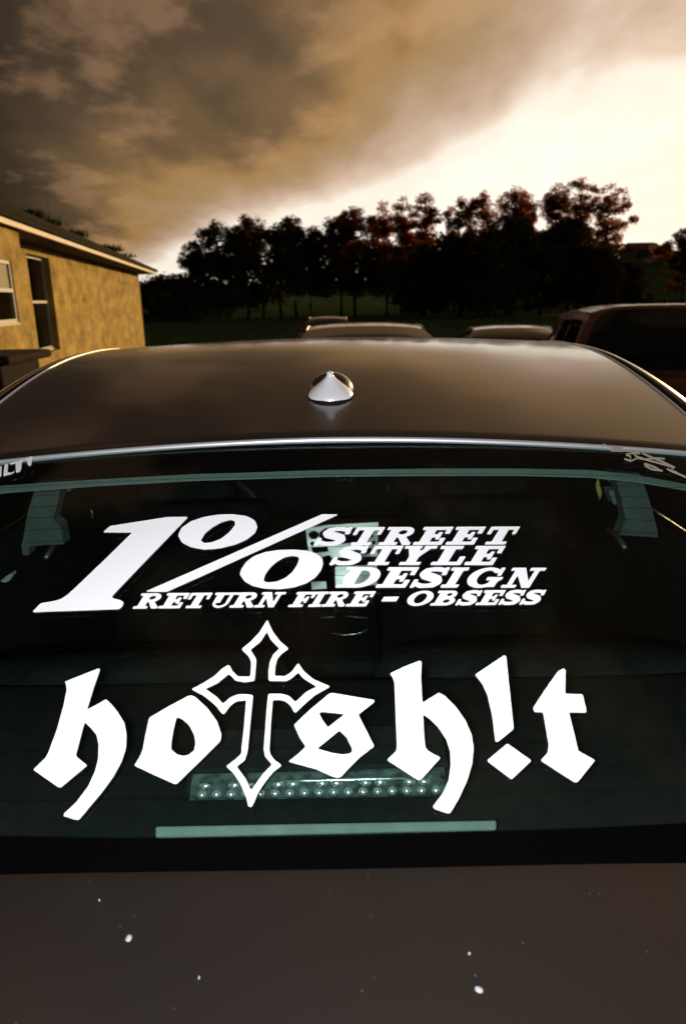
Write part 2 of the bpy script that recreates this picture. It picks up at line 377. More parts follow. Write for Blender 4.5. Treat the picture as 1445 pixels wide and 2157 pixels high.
# ------------------------------------------------------------------ the near car
CX = -0.02
GY0, GY1, GZ0, GZ1 = 0.472, 0.928, 1.05, 1.313
def glass_z(x, y):
    s = (y - GY0) / (GY1 - GY0); sc = min(1.1, max(-0.2, s))
    k = 0.045 + 0.058 * sc
    return GZ0 + (GZ1 - GZ0) * s + 0.014 * 4 * sc * (1 - sc) - k * (x - CX) ** 2
def glass_n(x, y):
    e = 1e-3
    return Vector((-(glass_z(x + e, y) - glass_z(x - e, y)) / (2 * e), -(glass_z(x, y + e) - glass_z(x, y - e)) / (2 * e), 1)).normalized()
def on_glass(u, v, off=0.0):
    d = ray(u, v); lo, hi = 0.25, 1.6
    f = lambda t: (CAM.z + d.z * t) - glass_z(CAM.x + d.x * t, CAM.y + d.y * t)
    for _ in range(40):
        mid = (lo + hi) / 2
        if f(mid) > 0: lo = mid
        else: hi = mid
    p = CAM + d * lo
    return p + glass_n(p.x, p.y) * off
def roof_z(x, y):
    t = y - GY1; c = 0.034 - 0.015 * sstep(0, 0.6, t)
    return GZ1 + 0.244 * t - 0.1675 * t * t - c * (abs(x - CX) / 0.54) ** 1.8

car = empty('parked_car', (0, 0, 0))
tag(car, 'bronze grey car nearest the camera with white stickers on its rear window', 'car')
HW = 0.54
# roof skin with a rolled rear edge
rows = []
ys_ = [GY1 + 0.002 + 1.12 * i / 40 for i in range(41)]
for y in ys_:
    rows.append([(CX + HW * j / 20, y, roof_z(CX + HW * j / 20, y)) for j in range(-20, 21)])
rim_rows = [[(p[0], p[1] - 0.004, p[2] - 0.006) for p in rows[0]], [(p[0], p[1] + 0.002, p[2] - 0.016) for p in rows[0]]]
mb = MB(); mb.grid(rim_rows[::-1] + rows)
roof = mb.build('roof', M['paint'], car, True)
# headlining under the roof
mb = MB(); mb.grid([[(CX + (HW - .02) * j / 8, y, roof_z(CX + (HW - .02) * j / 8, y) - 0.03) for j in range(-8, 9)] for y in [GY1 + 0.03 + 1.05 * i / 10 for i in range(11)]], True)
mb.build('headlining', M['interior'], car, True)
# flash highlight along the roof's rear edge, put in as a silver tube
tr = [Vector((CX + 0.60 * j / 40, GY1 - 0.004 - 0.0 * abs(j), 0)) for j in range(-40, 41)]
for p in tr: p.z = (GZ1 - 0.034 * (abs(p.x - CX) / 0.54) ** 1.8) - 0.001
mb = MB(); mb.tube(tr, 0.0039, 8); mb.build('roof_edge_highlight', M['trim'], car, True)
# grooves and rails each side of the roof
for sgn in (-1, 1):
    gro, ra, rb, rc, rd, re = [], [], [], [], [], []
    for y in [GY1 - 0.08 + 1.2 * i / 30 for i in range(31)]:
        x0 = CX + sgn * HW; z0 = roof_z(x0, y) if y > GY1 else roof_z(x0, GY1) - (GY1 - y) * 0.45
        gro.append([(x0, y, z0 - .0005), (x0 + sgn * .003, y, z0 - .012), (x0 + sgn * .014, y, z0 - .014), (x0 + sgn * .021, y, z0 - .004)])
        ra.append([(x0 + sgn * (.021 + .030 * (1 - math.cos(a)) / 1.0 * .9), y, z0 - .004 + .009 * math.sin(a) - .018 * (1 - math.cos(a))) for a in [1.75 * k / 8 for k in range(9)]])
    mb = MB(); mb.grid(gro, sgn < 0); mb.build('roof_groove', M['black'], car, True)
    mb = MB(); mb.grid(ra, sgn < 0); mb.build('roof_rail', M['paint'], car, True)
    mb = MB()
    mb.tube([Vector(r[0]) + Vector((sgn * .0005, 0, .0012)) for r in gro], 0.0016, 5); mb.build('roof_seam', M['trim'], car, True)
    # side glass and pillars below the rail
    side = []
    for i, r in enumerate(ra):
        top = Vector(r[-1]); bot = Vector((CX + sgn * 0.80, top.y, 0.97))
        side.append([top.lerp(bot, k / 5) + Vector((sgn * 0.03 * math.sin(math.pi * k / 5), 0, 0)) for k in range(6)])
    fp = []
    for k, (y_, z_, w_) in enumerate(((2.03, 1.375, .52), (2.3, 1.24, .58), (2.55, 1.09, .64), (2.74, .985, .68))):
        up_ = Vector((CX + sgn * w_, y_, z_ - .03)); lo_ = Vector((CX + sgn * .80, y_ + .02, .955))
        if k == 0: up_ = Vector(ra[-1][-1])
        fp.append([up_, up_.lerp(lo_, .5) + Vector((sgn * .03, 0, .01)), lo_])
    mb = MB(); mb.grid(fp, sgn < 0); mb.build('front_pillar', M['paint'], car, True)
    mb = MB(); mb.grid(side[10:], sgn < 0); mb.build('side_window', M['dark_glass'], car, True)
    # rear pillar: from rail/window edge to the quarter panel
    pil = []
    for i in range(13):
        s = i / 12; y = GY0 - 0.04 + (GY1 - GY0 + 0.36) * s
        inner = Vector((CX + sgn * (0.62 - 0.04 * s), y, 0))
        inner.z = glass_z(inner.x, y) if y < GY1 else roof_z(CX + sgn * HW, y) - 0.03
        outer = Vector((CX + sgn * (0.80 - 0.0 * s), y + 0.02, 0.97))
        pil.append([inner.lerp(outer, k / 5) + Vector((sgn * 0.035, 0, 0.02)) * math.sin(math.pi * k / 5) for k in range(6)])
    mb = MB(); mb.grid(pil, sgn < 0); mb.build('rear_pillar', M['paint'], car, True)
# body sides (open-topped hull), trunk lid, hood, tail
def section(hw, top, bot, full=True):
    a = [(0, top), (.35 * hw, top - .002), (.62 * hw, top - .008), (.84 * hw, top - .022), (.94 * hw, top - .055), (.985 * hw, top - .12),
         (hw, top - .30), (hw, .52), (.985 * hw, bot + .12), (.94 * hw, bot + .02), (.8 * hw, bot), (0, bot)]
    r = a if full else a[3:]
    return r
for sgn in (-1, 1):
    st = [(-.16, .70, .92, .34), (-.12, .80, 1.00, .27), (-.02, .86, 1.025, .24), (.45, .90, 1.035, .22), (.9, .91, 1.01, .2), (2.0, .91, 1.0, .2), (2.9, .90, .97, .2), (3.6, .87, .88, .22), (4.1, .80, .76, .25), (4.28, .68, .62, .3)]
    mb = MB(); mb.grid([[(CX + sgn * x, y, z) for x, z in section(hw, t, b, False)] for y, hw, t, b in st], sgn > 0)
    mb.build('body_side', M['paint'], car, True)
def topz(x, y): return 1.0485 - 0.03 * max(0, (0.40 - y)) ** 1.6 - 0.036 * (abs(x - CX) / 0.75) ** 3
mb = MB(); rows = []
for i in range(25):
    y = -0.03 + (GY0 - 0.004 + 0.03) * i / 24
    rows.append([(CX + .76 * j / 20, y + 0.075 * ((abs(j) / 20 * .76) ** 2) * (i / 24) * 0.95, topz(CX + .76 * j / 20, y)) for j in range(-20, 21)])
tail = []
for dy, dz in ((-.11, -.34), (-.095, -.2), (-.06, -.06), (-.03, -.016), (-.012, -.004)):
    tail.append([(p[0], p[1] + dy, p[2] + dz) for p in rows[0]])
lip = [[(p[0], p[1] + .003, p[2] - .004) for p in rows[-1]], [(p[0], p[1] + .003, p[2] - .03) for p in rows[-1]]]
mb.grid(tail + rows); mb.build('trunk_lid', M['paint'], car, True)
mb = MB(); mb.grid([[(CX + .8 * j / 10, y, z - .03 * (abs(j) / 10) ** 3) for j in range(-10, 11)] for y, z in ((2.72, .985), (3.0, .965), (3.6, .88), (4.05, .77), (4.26, .62), (4.28, .4))])
mb.build('hood', M['paint'], car, True)
mb = MB(); mb.grid([[(CX + .80 * j / 8 , y - .03 * (1 - (j / 8) ** 2), z) for j in range(-8, 9)] for y, z in ((-.10, .3), (-.19, .42), (-.20, .60), (-.15, .68), (-.10, .70))])
o = mb.build('bumper', M['paint'], car, True)
for sgn in (-1, 1):
    mb = MB(); mb.box((CX + sgn * .66, -.135, .84), (.24, .06, .13)); bevel(mb.build('tail_light', M['red_lens'], car), .02, 3)
mb = MB(); mb.grid([[(CX + w * j / 8, y, z - .03 * (j / 8) ** 2) for j in range(-8, 9)] for y, z, w in ((2.03, 1.375, .52), (2.3, 1.24, .58), (2.55, 1.09, .64), (2.74, .985, .68))])
mb.build('windscreen', M['dark_glass'], car, True)
def wheel(parent, x, y, r=.32, sgn=1):
    w = MB(); w.lathe([(.20, -.1), (r - .03, -.105), (r, -.08), (r, .08), (r - .03, .105), (.20, .1)], 28, (x, y, r), axis='x')
    t = w.build('wheel', M['tyre'], parent, True)
    w = MB(); w.lathe([(.0, .075 * sgn), (.05, .085 * sgn), (.06, .06 * sgn), (.19, .085 * sgn), (.215, .10 * sgn)], 20, (x, y, r), axis='x'); w.build('rim', M['rim'], t, True)
for sgn in (-1, 1):
    wheel(car, CX + sgn * .80, .72, sgn=sgn); wheel(car, CX + sgn * .80, 3.42, sgn=sgn)
# rear window: two glass faces, closed at the border
def glass_grid(off, y0, y1, w0, w1, nx=30, ny=20, curve=True):
    out = []
    for i in range(ny + 1):
        s = i / ny; y = y0 + (y1 - y0) * s; w = w0 + (w1 - w0) * s; row = []
        for j in range(-nx, nx + 1):
            x = CX + w * j / nx
            yy = y + (1 - s) * 0.075 * (x - CX) ** 2
            row.append(Vector((x, yy, glass_z(x, yy))) + glass_n(x, yy) * off)
        out.append(row)
    return out
ga = glass_grid(0, GY0 - .012, GY1 - .002, .66, .60); gb = glass_grid(-.004, GY0 - .012, GY1 - .002, .66, .60)
mb = MB(); mb.grid(ga); mb.grid(gb, True)
rear_window = mb.build('rear_window', M['glass'], car, True)
# black ceramic border on the inner face
def strip(pts_top, pts_bot, off, name, m, parent, thick=0.0012, sub=6):
    def dens(p):
        out = []
        for (a, b) in zip(p[:-1], p[1:]):
            for k in range(sub): out.append((a[0] + (b[0] - a[0]) * k / sub, a[1] + (b[1] - a[1]) * k / sub))
        return out + [p[-1]]
    T, B = dens(pts_top), dens(pts_bot)
    t0 = [on_glass(u, v, off) for u, v in T]; b0 = [on_glass(u, v, off) for u, v in B]
    t1 = [on_glass(u, v, off - thick) for u, v in T]; b1 = [on_glass(u, v, off - thick) for u, v in B]
    w = MB(); w.grid([t0, b0, b1, t1, t0]); return w.build(name, m, parent)
band_bot = [(-420, 1082), (-200, 1046), (0, 1011), (200, 997), (400, 986), (690, 977), (900, 974), (1100, 974), (1250, 977), (1350, 989), (1445, 1007), (1650, 1040), (1850, 1075)]
mb = MB()
n = 40
t0 = ga[-1]; rowsb = []
for j, p in enumerate(t0): pass
def glass_uv(u, v): return on_glass(u, v, -.0046)
bt = []
for (a, b) in zip(band_bot[:-1], band_bot[1:]):
    for k in range(6): bt.append((a[0] + (b[0] - a[0]) * k / 6, a[1] + (b[1] - a[1]) * k / 6))
bt.append(band_bot[-1])
lowr = [glass_uv(u, v) for u, v in bt]
uppr = []
for p in lowr:
    q = Vector((p.x, GY1 - .001, glass_z(p.x, GY1 - .001))); uppr.append(q + glass_n(q.x, q.y) * -.0046)
mb = MB(); mb.grid([lowr, [a.lerp(b, .5) for a, b in zip(lowr, uppr)], uppr]); mb.build('border_band', M['frit'], rear_window)
low_edge = [(-350, 1730), (0, 1762), (200, 1766), (400, 1767), (700, 1763), (1000, 1754), (1200, 1747), (1445, 1735), (1800, 1690)]
bt = []
for (a, b) in zip(low_edge[:-1], low_edge[1:]):
    for k in range(6): bt.append((a[0] + (b[0] - a[0]) * k / 6, a[1] + (b[1] - a[1]) * k / 6))
upl = [on_glass(u, v, .0012) for u, v in bt]
dnl = []
for p in upl:
    y = GY0 - .012 + 0.075 * (p.x - CX) ** 2; q = Vector((p.x, y, glass_z(p.x, y))); dnl.append(q + glass_n(q.x, q.y) * .0012)
mb = MB(); mb.grid([dnl, [a.lerp(b, .5) for a, b in zip(dnl, upl)], upl]); mb.build('border_band', M['frit'], rear_window)
# heater wires in the glass
for i in range(21):
    y = GY0 + .045 + (GY1 - GY0 - .09) * i / 20; pts = []
    for j in range(-12, 13):
        x = CX + .56 * j / 12; yy = y + .05 * (x - CX) ** 2; pts.append(Vector((x, yy, glass_z(x, yy))) + glass_n(x, yy) * -.0046)
    mb = MB(); mb.tube(pts, .00022, 4, False); mb.build('heater_wire', M['wire'], rear_window)
# rubber seal in the gap at the foot of the glass
mb = MB(); mb.tube([(CX + .7 * j / 20, GY0 - .008 + .075 * (.7 * j / 20) ** 2, 1.039 - .036 * (abs(.7 * j / 20) / .75) ** 3) for j in range(-20, 21)], .010, 6); mb.build('window_seal', M['black'], car, True)

# ---- antenna stub
ab = aty(696, 850, 1.0)
d = ray(696, 850); lo, hi = .8, 1.6
for _ in range(40):
    mid = (lo + hi) / 2; p = CAM + d * mid
    if p.z > roof_z(p.x, p.y): lo = mid
    else: hi = mid
ab = CAM + d * lo
ant = empty('antenna', (ab.x, ab.y, 0), parent=car)
R_ = 0.0345
def rz(y): return roof_z(ab.x, ab.y + y)
tilt = math.atan(0.244 - 2 * .1675 * (ab.y - GY1))
ant.location = (ab.x, ab.y + R_ * .95, rz(R_ * .95)); ant.rotation_euler = (tilt, 0, 0)
mb = MB(); mb.lathe([(R_ + .001, -.004), (R_ + .001, .001), (R_ - .001, .004)], 40, (0, .004, 0), sy=1.15); mb.build('antenna_gasket', M['black'], ant, True)
HA = .0370
prof = [(R_ - .0005, .0015), (R_ * .985, .004), (R_ * .90, .0085), (R_ * .74, .0138), (R_ * .54, .0193), (R_ * .36, .0245), (R_ * .23, .0288), (R_ * .16, .0322), (R_ * .135, .0345), (R_ * .15, .0360), (R_ * .13, .0378), (R_ * .07, .0390), (0.0001, .0393)]
mb = MB(); mb.lathe(prof, 48, (0, 0, 0)); mb.build('antenna_cone', M['fin'], ant, True)
prof = [(R_ * math.cos(a), .001 + .0275 * math.sin(a)) for a in [math.pi / 2 * k / 12 for k in range(13)]]
mb = MB(); mb.lathe(prof, 40, (.0008, .0265, 0), sx=1.0, sy=1.0); mb.build('antenna_dome', M['paint'], ant, True)

# ---- lettering on the glass
def chaikin(p, r=.14):
    out = []; n = len(p)
    for i in range(n):
        a, b = p[i], p[(i + 1) % n]; L_ = math.hypot(b[0] - a[0], b[1] - a[1]); q = min(r, 2.2 / max(L_, 1e-6)) if L_ > 6 else r
        out.append((a[0] + (b[0] - a[0]) * q, a[1] + (b[1] - a[1]) * q)); out.append((b[0] - (b[0] - a[0]) * q, b[1] - (b[1] - a[1]) * q))
    return out
def ear(loops):
    flat = [q for l in loops for q in l]
    tris = tessellate_polygon([[Vector((x, y, 0)) for x, y in l] for l in loops])
    return flat, [tuple(t) for t in tris]
def film(name, pts, faces, loops_idx, m, parent, off=.0016, thick=.0009):
    n = len(pts); v = [on_glass(x, y, off) for x, y in pts] + [on_glass(x, y, off - thick) for x, y in pts]
    f = []
    for t in faces:
        a, b, c = (v[i] for i in t[:3]); nn = (b - a).cross(c - a)
        f.append(t if nn.z > 0 else t[::-1])
    for a, b in loops_idx: f.append((a, b, n + b, n + a))
    return meshobj(name, v, f, m, parent)
def traced(name, groups, parent, m=None, org=(0, 0), sc=1.0):
    """groups: list of [outer, hole, ...] in photograph pixels (zoomed by sc from org)"""
    P, Fc, Lp = [], [], []
    for loops in groups:
        loops = [chaikin([(org[0] + x / sc, org[1] + y / sc) for x, y in l]) for l in loops]
        fl, tr_ = ear(loops); b = len(P); P += fl; Fc += [tuple(b + i for i in t) for t in tr_]
        k = b
        for l in loops:
            Lp += [(k + i, k + (i + 1) % len(l)) for i in range(len(l))]; k += len(l)
    return film(name, P, Fc, Lp, m or M['vinyl'], parent)

st1 = empty('sticker', on_glass(600, 1180), parent=car); st1['label'] = 'white percent sign sticker with slanted capitals, upper on the glass'
st1.matrix_parent_inverse = Matrix.Identity(4)
# children are modelled in world space, so keep the sticker empties at the origin
st1.location = (0, 0, 0)
traced('digit', [[[(603, 238), (660, 190), (900, 152), (1115, 118), (1282, 116), (1180, 222), (900, 512), (700, 722), (678, 748), (676, 760), (692, 771), (742, 783), (768, 800), (762, 822), (735, 853), (38, 878), (105, 808), (215, 790), (272, 772), (322, 738), (400, 665), (640, 435), (838, 240)]]], st1, org=(60, 1060), sc=3.803)
o_top = [[(376, 1130), (383, 1114), (403, 1100), (430, 1091), (460, 1086), (490, 1085), (520, 1089), (537, 1098), (543, 1111), (538, 1124), (520, 1138), (497, 1148), (465, 1156), (432, 1159), (403, 1154), (384, 1144)],
         [(423.5, 1140), (433.5, 1124), (448, 1112), (468, 1101), (486, 1096), (495, 1099), (496, 1108), (483, 1124), (466, 1137), (448, 1144), (431, 1146)]]
Z2 = lambda l: [(420 + x / 3.803, 1060 + y / 3.803) for x, y in l]
o_bot = [Z2([(327, 580), (335, 540), (375, 480), (440, 430), (530, 398), (640, 382), (760, 378), (870, 388), (945, 415), (985, 450), (992, 495), (975, 545), (930, 600), (860, 645), (760, 678), (640, 694), (520, 688), (430, 668), (365, 632)]),
         Z2([(517, 620), (530, 575), (570, 520), (620, 475), (680, 440), (745, 425), (790, 432), (800, 455), (785, 500), (745, 560), (690, 605), (620, 635), (555, 642), (525, 635)])]
slash = [[(679, 1085), (712.5, 1085.5), (352, 1248), (308.5, 1247.5)]]
traced('percent_sign', [o_top, o_bot, slash], st1)

# small slab-serif capitals: shapes on a 100-unit cap height, sampled and contoured
def R(a, b, c, d): return ('p', [(a, b), (c, b), (c, d), (a, d)])
def Pg(*p): return ('p', list(p))
def Ell(cx, cy, rx, ry, sign=1): return ('e' if sign > 0 else 'x', (cx, cy, rx, ry))
def S_(w=1):
    path = [(121, 70), (112, 84), (88, 91), (58, 91), (34, 82), (30, 70), (42, 60), (70, 52), (98, 42), (110, 28), (100, 15), (74, 9), (46, 9), (22, 18), (12, 30)]
    hw_ = [8, 9, 10, 10, 14, 17, 18, 18, 18, 17, 14, 10, 10, 9, 8]
    return ('k', (path, hw_))
GL = {
 'E': (140, [R(22, 0, 68, 100), R(0, 0, 126, 16), R(4, 84, 132, 100), R(106, 0, 128, 38), R(112, 62, 134, 100), R(60, 42, 98, 58), R(84, 30, 102, 70)]),
 'F': (140, [R(22, 0, 68, 100), R(0, 0, 94, 15), R(4, 84, 132, 100), R(112, 60, 134, 100), R(60, 40, 98, 56), R(84, 28, 102, 68)]),
 'T': (140, [R(46, 0, 94, 100), R(20, 0, 120, 15), R(0, 84, 140, 100), R(0, 58, 20, 100), R(120, 58, 140, 100)]),
 'L': (130, [R(22, 0, 68, 100), R(0, 84, 94, 100), R(0, 0, 124, 16), R(102, 0, 126, 44)]),
 'I': (92, [R(22, 0, 70, 100), R(0, 0, 92, 15), R(0, 85, 92, 100)]),
 'R': (150, [R(20, 0, 66, 100), R(0, 0, 86, 15), R(0, 85, 90, 100), Ell(88, 72, 44, 28), Ell(82, 71, 19, 13, -1), R(62, 86, 90, 100), R(62, 44, 90, 58), Pg((66, 50), (104, 50), (142, 14), (148, 14), (148, 0), (112, 0))]),
 'B': (145, [R(20, 0, 66, 100), R(0, 0, 90, 15), R(0, 85, 90, 100), Ell(88, 74, 42, 26), Ell(92, 28, 50, 28), Ell(84, 74, 16, 11, -1), Ell(88, 29, 20, 13, -1), R(62, 88, 90, 100), R(62, 0, 90, 12), R(62, 46, 90, 57)]),
 'D': (150, [Ell(78, 50, 68, 50), Ell(72, 50, 34, 34, -1), R(20, 0, 64, 100), R(0, 0, 80, 15), R(0, 85, 80, 100)]),
 'O': (146, [Ell(73, 50, 73, 51), Ell(73, 50, 33, 36, -1)]),
 'G': (150, [Ell(72, 50, 72, 51), Ell(76, 50, 34, 36, -1), Pg((100, 50), (150, 50), (150, 74), (100, 74), (94, 60)) + ('cut',), R(118, 60, 136, 100), R(82, 38, 150, 53), R(100, 4, 136, 50)]),
 'N': (160, [R(22, 0, 46, 100), R(0, 0, 70, 14), R(0, 86, 50, 100), Pg((14, 100), (64, 100), (136, 0), (98, 0)), R(112, 0, 136, 100), R(88, 86, 160, 100)]),
 'U': (148, [R(20, 34, 66, 100), R(0, 86, 86, 100), R(104, 34, 126, 100), R(82, 86, 148, 100), ('u', (73, 36, 53, 36, 34, 24))]),
 'Y': (152, [R(46, 0, 94, 52), R(20, 0, 120, 15), Pg((12, 100), (66, 100), (98, 48), (46, 44)), Pg((108, 100), (138, 100), (94, 44), (64, 50)), R(0, 86, 82, 100), R(92, 86, 152, 100)]),
 'S': (130, [S_(), R(107, 62, 126, 100), R(4, 0, 23, 40)]),
 '-': (100, [R(0, 32, 100, 62)]),
}
def in_poly(x, y, p):
    c = False; n = len(p); j = n - 1
    for i in range(n):
        if (p[i][1] > y) != (p[j][1] > y) and x < (p[j][0] - p[i][0]) * (y - p[i][1]) / (p[j][1] - p[i][1]) + p[i][0]: c = not c
        j = i
    return c
def seg_d(x, y, a, b):
    vx, vy = b[0] - a[0], b[1] - a[1]; l2 = vx * vx + vy * vy or 1e-9
    t = max(0, min(1, ((x - a[0]) * vx + (y - a[1]) * vy) / l2)); return math.hypot(x - a[0] - vx * t, y - a[1] - vy * t), t
def sdf(sh, x, y):
    k = sh[0]
    if k == 'p':
        p = sh[1]; dd = min(seg_d(x, y, p[i], p[(i + 1) % len(p)])[0] for i in range(len(p))); return -dd if in_poly(x, y, p) else dd
    if k in 'ex':
        cx, cy, rx, ry = sh[1]; q = math.hypot((x - cx) / rx, (y - cy) / ry); return (q - 1) * min(rx, ry)
    if k == 'k':
        path, hw_ = sh[1]; best = 1e9
        for i in range(len(path) - 1):
            dd, t = seg_d(x, y, path[i], path[i + 1]); best = min(best, dd - (hw_[i] + (hw_[i + 1] - hw_[i]) * t))
        return best
    if k == 'u':
        cx, cy, rx, ry, ix, iy = sh[1]
        o_ = (math.hypot((x - cx) / rx, (y - cy) / ry) - 1) * min(rx, ry); i_ = (math.hypot((x - cx + 0) / ix, (y - cy) / iy) - 1) * min(ix, iy)
        return max(o_, -i_, y - cy)
_gc = {}
def glyph(ch):
    if ch in _gc: return _gc[ch]
    w, shs = GL[ch]; st = 3.5; nx, ny = int(w / st) + 5, int(100 / st) + 5
    def f(x, y):
        dv = 1e9
        for s in shs:
            if s[0] == 'x': dv = max(dv, -sdf(s, x, y))
            elif len(s) == 3: dv = max(dv, -sdf(s[:2], x, y))
            else: dv = min(dv, sdf(s, x, y))
        return dv + 0.3
    X = [-2 * st + i * st for i in range(nx)]; Y = [-2 * st + i * st for i in range(ny)]
    V = [[f(x, y) for x in X] for y in Y]
    bm = bmesh.new(); vd = {}
    def vert(key, x, y):
        if key not in vd: vd[key] = bm.verts.new((x, y, 0))
        return vd[key]
    for j in range(ny - 1):
        for i in range(nx - 1):
            cs = [(i, j), (i + 1, j), (i + 1, j + 1), (i, j + 1)]; poly = []
            for q in range(4):
                a, b = cs[q], cs[(q + 1) % 4]; va, vb = V[a[1]][a[0]], V[b[1]][b[0]]
                if va <= 0: poly.append(vert(a, X[a[0]], Y[a[1]]))
                if (va <= 0) != (vb <= 0):
                    t = va / (va - vb); kk = tuple(sorted((a, b)))
                    poly.append(vert(kk, X[a[0]] + (X[b[0]] - X[a[0]]) * t, Y[a[1]] + (Y[b[1]] - Y[a[1]]) * t))
            if len(poly) >= 3:
                try: bm.faces.new(poly)
                except ValueError: pass
    bmesh.ops.dissolve_limit(bm, angle_limit=rad(4), verts=bm.verts[:], edges=bm.edges[:])
    bmesh.ops.triangulate(bm, faces=bm.faces[:])
    bm.verts.index_update()
    pts = [(v.co.x, v.co.y) for v in bm.verts]; fs = [tuple(v.index for v in fc.verts) for fc in bm.faces]
    be = [tuple(v.index for v in e.verts) for e in bm.edges if e.is_boundary]
    bm.free(); _gc[ch] = (w, pts, fs, be); return _gc[ch]
def put(ch, x0, x1, yb0, yt, shear, slope=0.0, name='letter', parent=None):
    """baseline from x0 to x1 (unslanted width of the glyph), slanted by shear"""
    w, pts, fs, be = glyph(ch); P = []
    hgt = yb0 - yt
    for x, y in pts:
        fx, fy = x / w, y / 100
        P.append((x0 + (x1 - x0) * fx + fy * hgt * shear, yb0 - hgt * fy - slope * (x1 - x0) * fx))
    return film(name, P, fs, be, M['vinyl'], parent)
A3 = lambda x: 780 + x / 3.6125
A2 = lambda x: 420 + x / 3.803
A1 = lambda x: 60 + x / 3.803
SHR = 0.62
def line(items, b0, b1, h0, h1):
    xa, xb = items[0][1], items[-1][2]
    for ch, x0, x1 in items:
        t = (x0 - xa) / (xb - xa); yb = b0 + (b1 - b0) * t; hh = h0 + (h1 - h0) * t
        put(ch, x0, x1, yb, yb - hh, SHR, (b0 - b1) / (xb - xa), 'hyphen' if ch == '-' else 'letter', st1)
line([('S', A2(905), A2(1150)), ('T', A2(1175), A2(1400)), ('R', A3(55), A3(300)), ('E', A3(318), A3(560)), ('E', A3(566), A3(806)), ('T', A3(835), A3(1055))], 1150.5, 1148, 38, 37)
line([('S', A2(1030), A2(1275)), ('T', A2(1310), A3(165)), ('Y', A3(180), A3(425)), ('L', A3(452), A3(692)), ('E', A3(708), A3(950))], 1191.5, 1191.5, 40, 40)
line([('D', A2(1085), A3(30)), ('E', A3(35), A3(288)), ('S', A3(288), A3(520)), ('I', A3(528), A3(660)), ('G', A3(695), A3(960)), ('N', A3(985), A3(1245))], 1239, 1239.5, 43, 41.5)
line([('R', A1(838), A1(1035)), ('E', A1(1040), A1(1232)), ('T', A1(1235), A1(1405)), ('U', A2(62), A2(240)), ('R', A2(240), A2(430)), ('N', A2(435), A2(625)), ('F', A2(708), A2(880)), ('I', A2(868), A2(968)), ('R', A2(975), A2(1160)), ('E', A2(1168), A2(1350)),
      ('-', A3(60), A3(175)), ('O', A3(250), A3(440)), ('B', A3(450), A3(625)), ('S', A3(637), A3(790)), ('E', A3(795), A3(968)), ('S', A3(963), A3(1120)), ('S', A3(1122), A3(1275))], 1283.5, 1274.5, 32, 30.5)

st2 = empty('sticker', (0, 0, 0), parent=car); st2['label'] = 'large white blackletter word sticker with an outlined cross, lower on the glass'
o4, s4 = (60, 1390), 3.4405
traced('letter', [[[(272, 163), (400, 112), (516, 66), (524, 76), (480, 200), (430, 366), (500, 330), (568, 290), (610, 330), (650, 380), (700, 460), (716, 545), (712, 640), (680, 740), (620, 850), (540, 960), (460, 1055), (370, 1163), (330, 1158), (290, 1142), (262, 1137), (268, 1115), (350, 1040), (440, 920), (490, 810), (512, 720), (515, 620), (500, 550), (460, 500), (413, 455), (395, 520), (350, 690), (358, 710), (432, 768), (240, 928), (220, 925), (42, 800), (130, 715), (150, 680), (210, 520), (260, 340), (283, 230), (280, 185)]]], st2, org=o4, sc=s4)
traced('letter', [[[(880, 425), (1020, 342), (1165, 265), (1185, 263), (1215, 275), (1300, 355), (1370, 450), (1400, 540), (1395, 590), (1240, 745), (1080, 900), (1060, 902), (920, 840), (772, 770), (815, 700), (835, 650), (850, 560)],
                   [(1078, 418), (1120, 435), (1170, 480), (1205, 550), (1215, 610), (1205, 660), (1170, 690), (1130, 702), (1080, 690), (1038, 655), (1040, 600), (1055, 510)]]], st2, org=o4, sc=s4)
o5, s5 = (390, 1290), 3.4405
traced('cross', [[[(598, 60), (612, 90), (640, 150), (690, 215), (752, 268), (700, 305), (668, 345), (655, 400), (650, 465), (725, 467), (775, 435), (810, 385), (822, 376), (832, 388), (860, 430), (930, 490), (1052, 542), (940, 605), (870, 665), (803, 730), (790, 725), (765, 680), (730, 650), (690, 638), (637, 640), (625, 780), (612, 1000), (622, 1040), (650, 1075), (702, 1112), (640, 1160), (580, 1235), (530, 1310), (490, 1405), (475, 1414), (460, 1405), (445, 1340), (400, 1240), (350, 1165), (300, 1120), (360, 1075), (410, 1030), (412, 990), (430, 830), (445, 640), (375, 648), (330, 680), (290, 735), (275, 740), (262, 728), (225, 680), (140, 610), (50, 562), (130, 520), (210, 470), (275, 410), (310, 388), (328, 393), (345, 430), (385, 470), (475, 470), (480, 400), (480, 360), (460, 320), (410, 272), (480, 215), (540, 150), (580, 85)],
                  [(595, 145), (620, 200), (685, 268), (640, 310), (615, 365), (605, 440), (607, 500), (735, 502), (775, 480), (820, 440), (860, 485), (955, 543), (880, 580), (800, 655), (755, 610), (700, 595), (605, 595), (595, 680), (572, 1000), (580, 1045), (632, 1108), (570, 1170), (480, 1295), (440, 1210), (375, 1120), (435, 1075), (455, 1010), (475, 800), (495, 605), (440, 598), (380, 600), (325, 625), (278, 668), (235, 620), (150, 560), (240, 515), (320, 450), (370, 500), (430, 510), (505, 500), (515, 400), (518, 345), (475, 275), (550, 215)]]], st2, org=o5, sc=s5)
traced('letter', [[[(1060, 588), (1370, 640), (1370, 655), (1255, 745), (1310, 855), (1370, 975), (1270, 1050), (1190, 1130), (1130, 1195), (1100, 1202), (1060, 1190), (950, 1140), (860, 1115), (750, 1085), (815, 1035), (875, 978), (830, 910), (790, 820), (900, 715), (1040, 598)],
                   [(970, 730), (1000, 725), (1157, 742), (1035, 838), (992, 780)], [(1118, 860), (1170, 910), (1210, 990), (1210, 1015), (1190, 1028), (1140, 1035), (1060, 1022), (956, 992)]]], st2, org=o5, sc=s5)
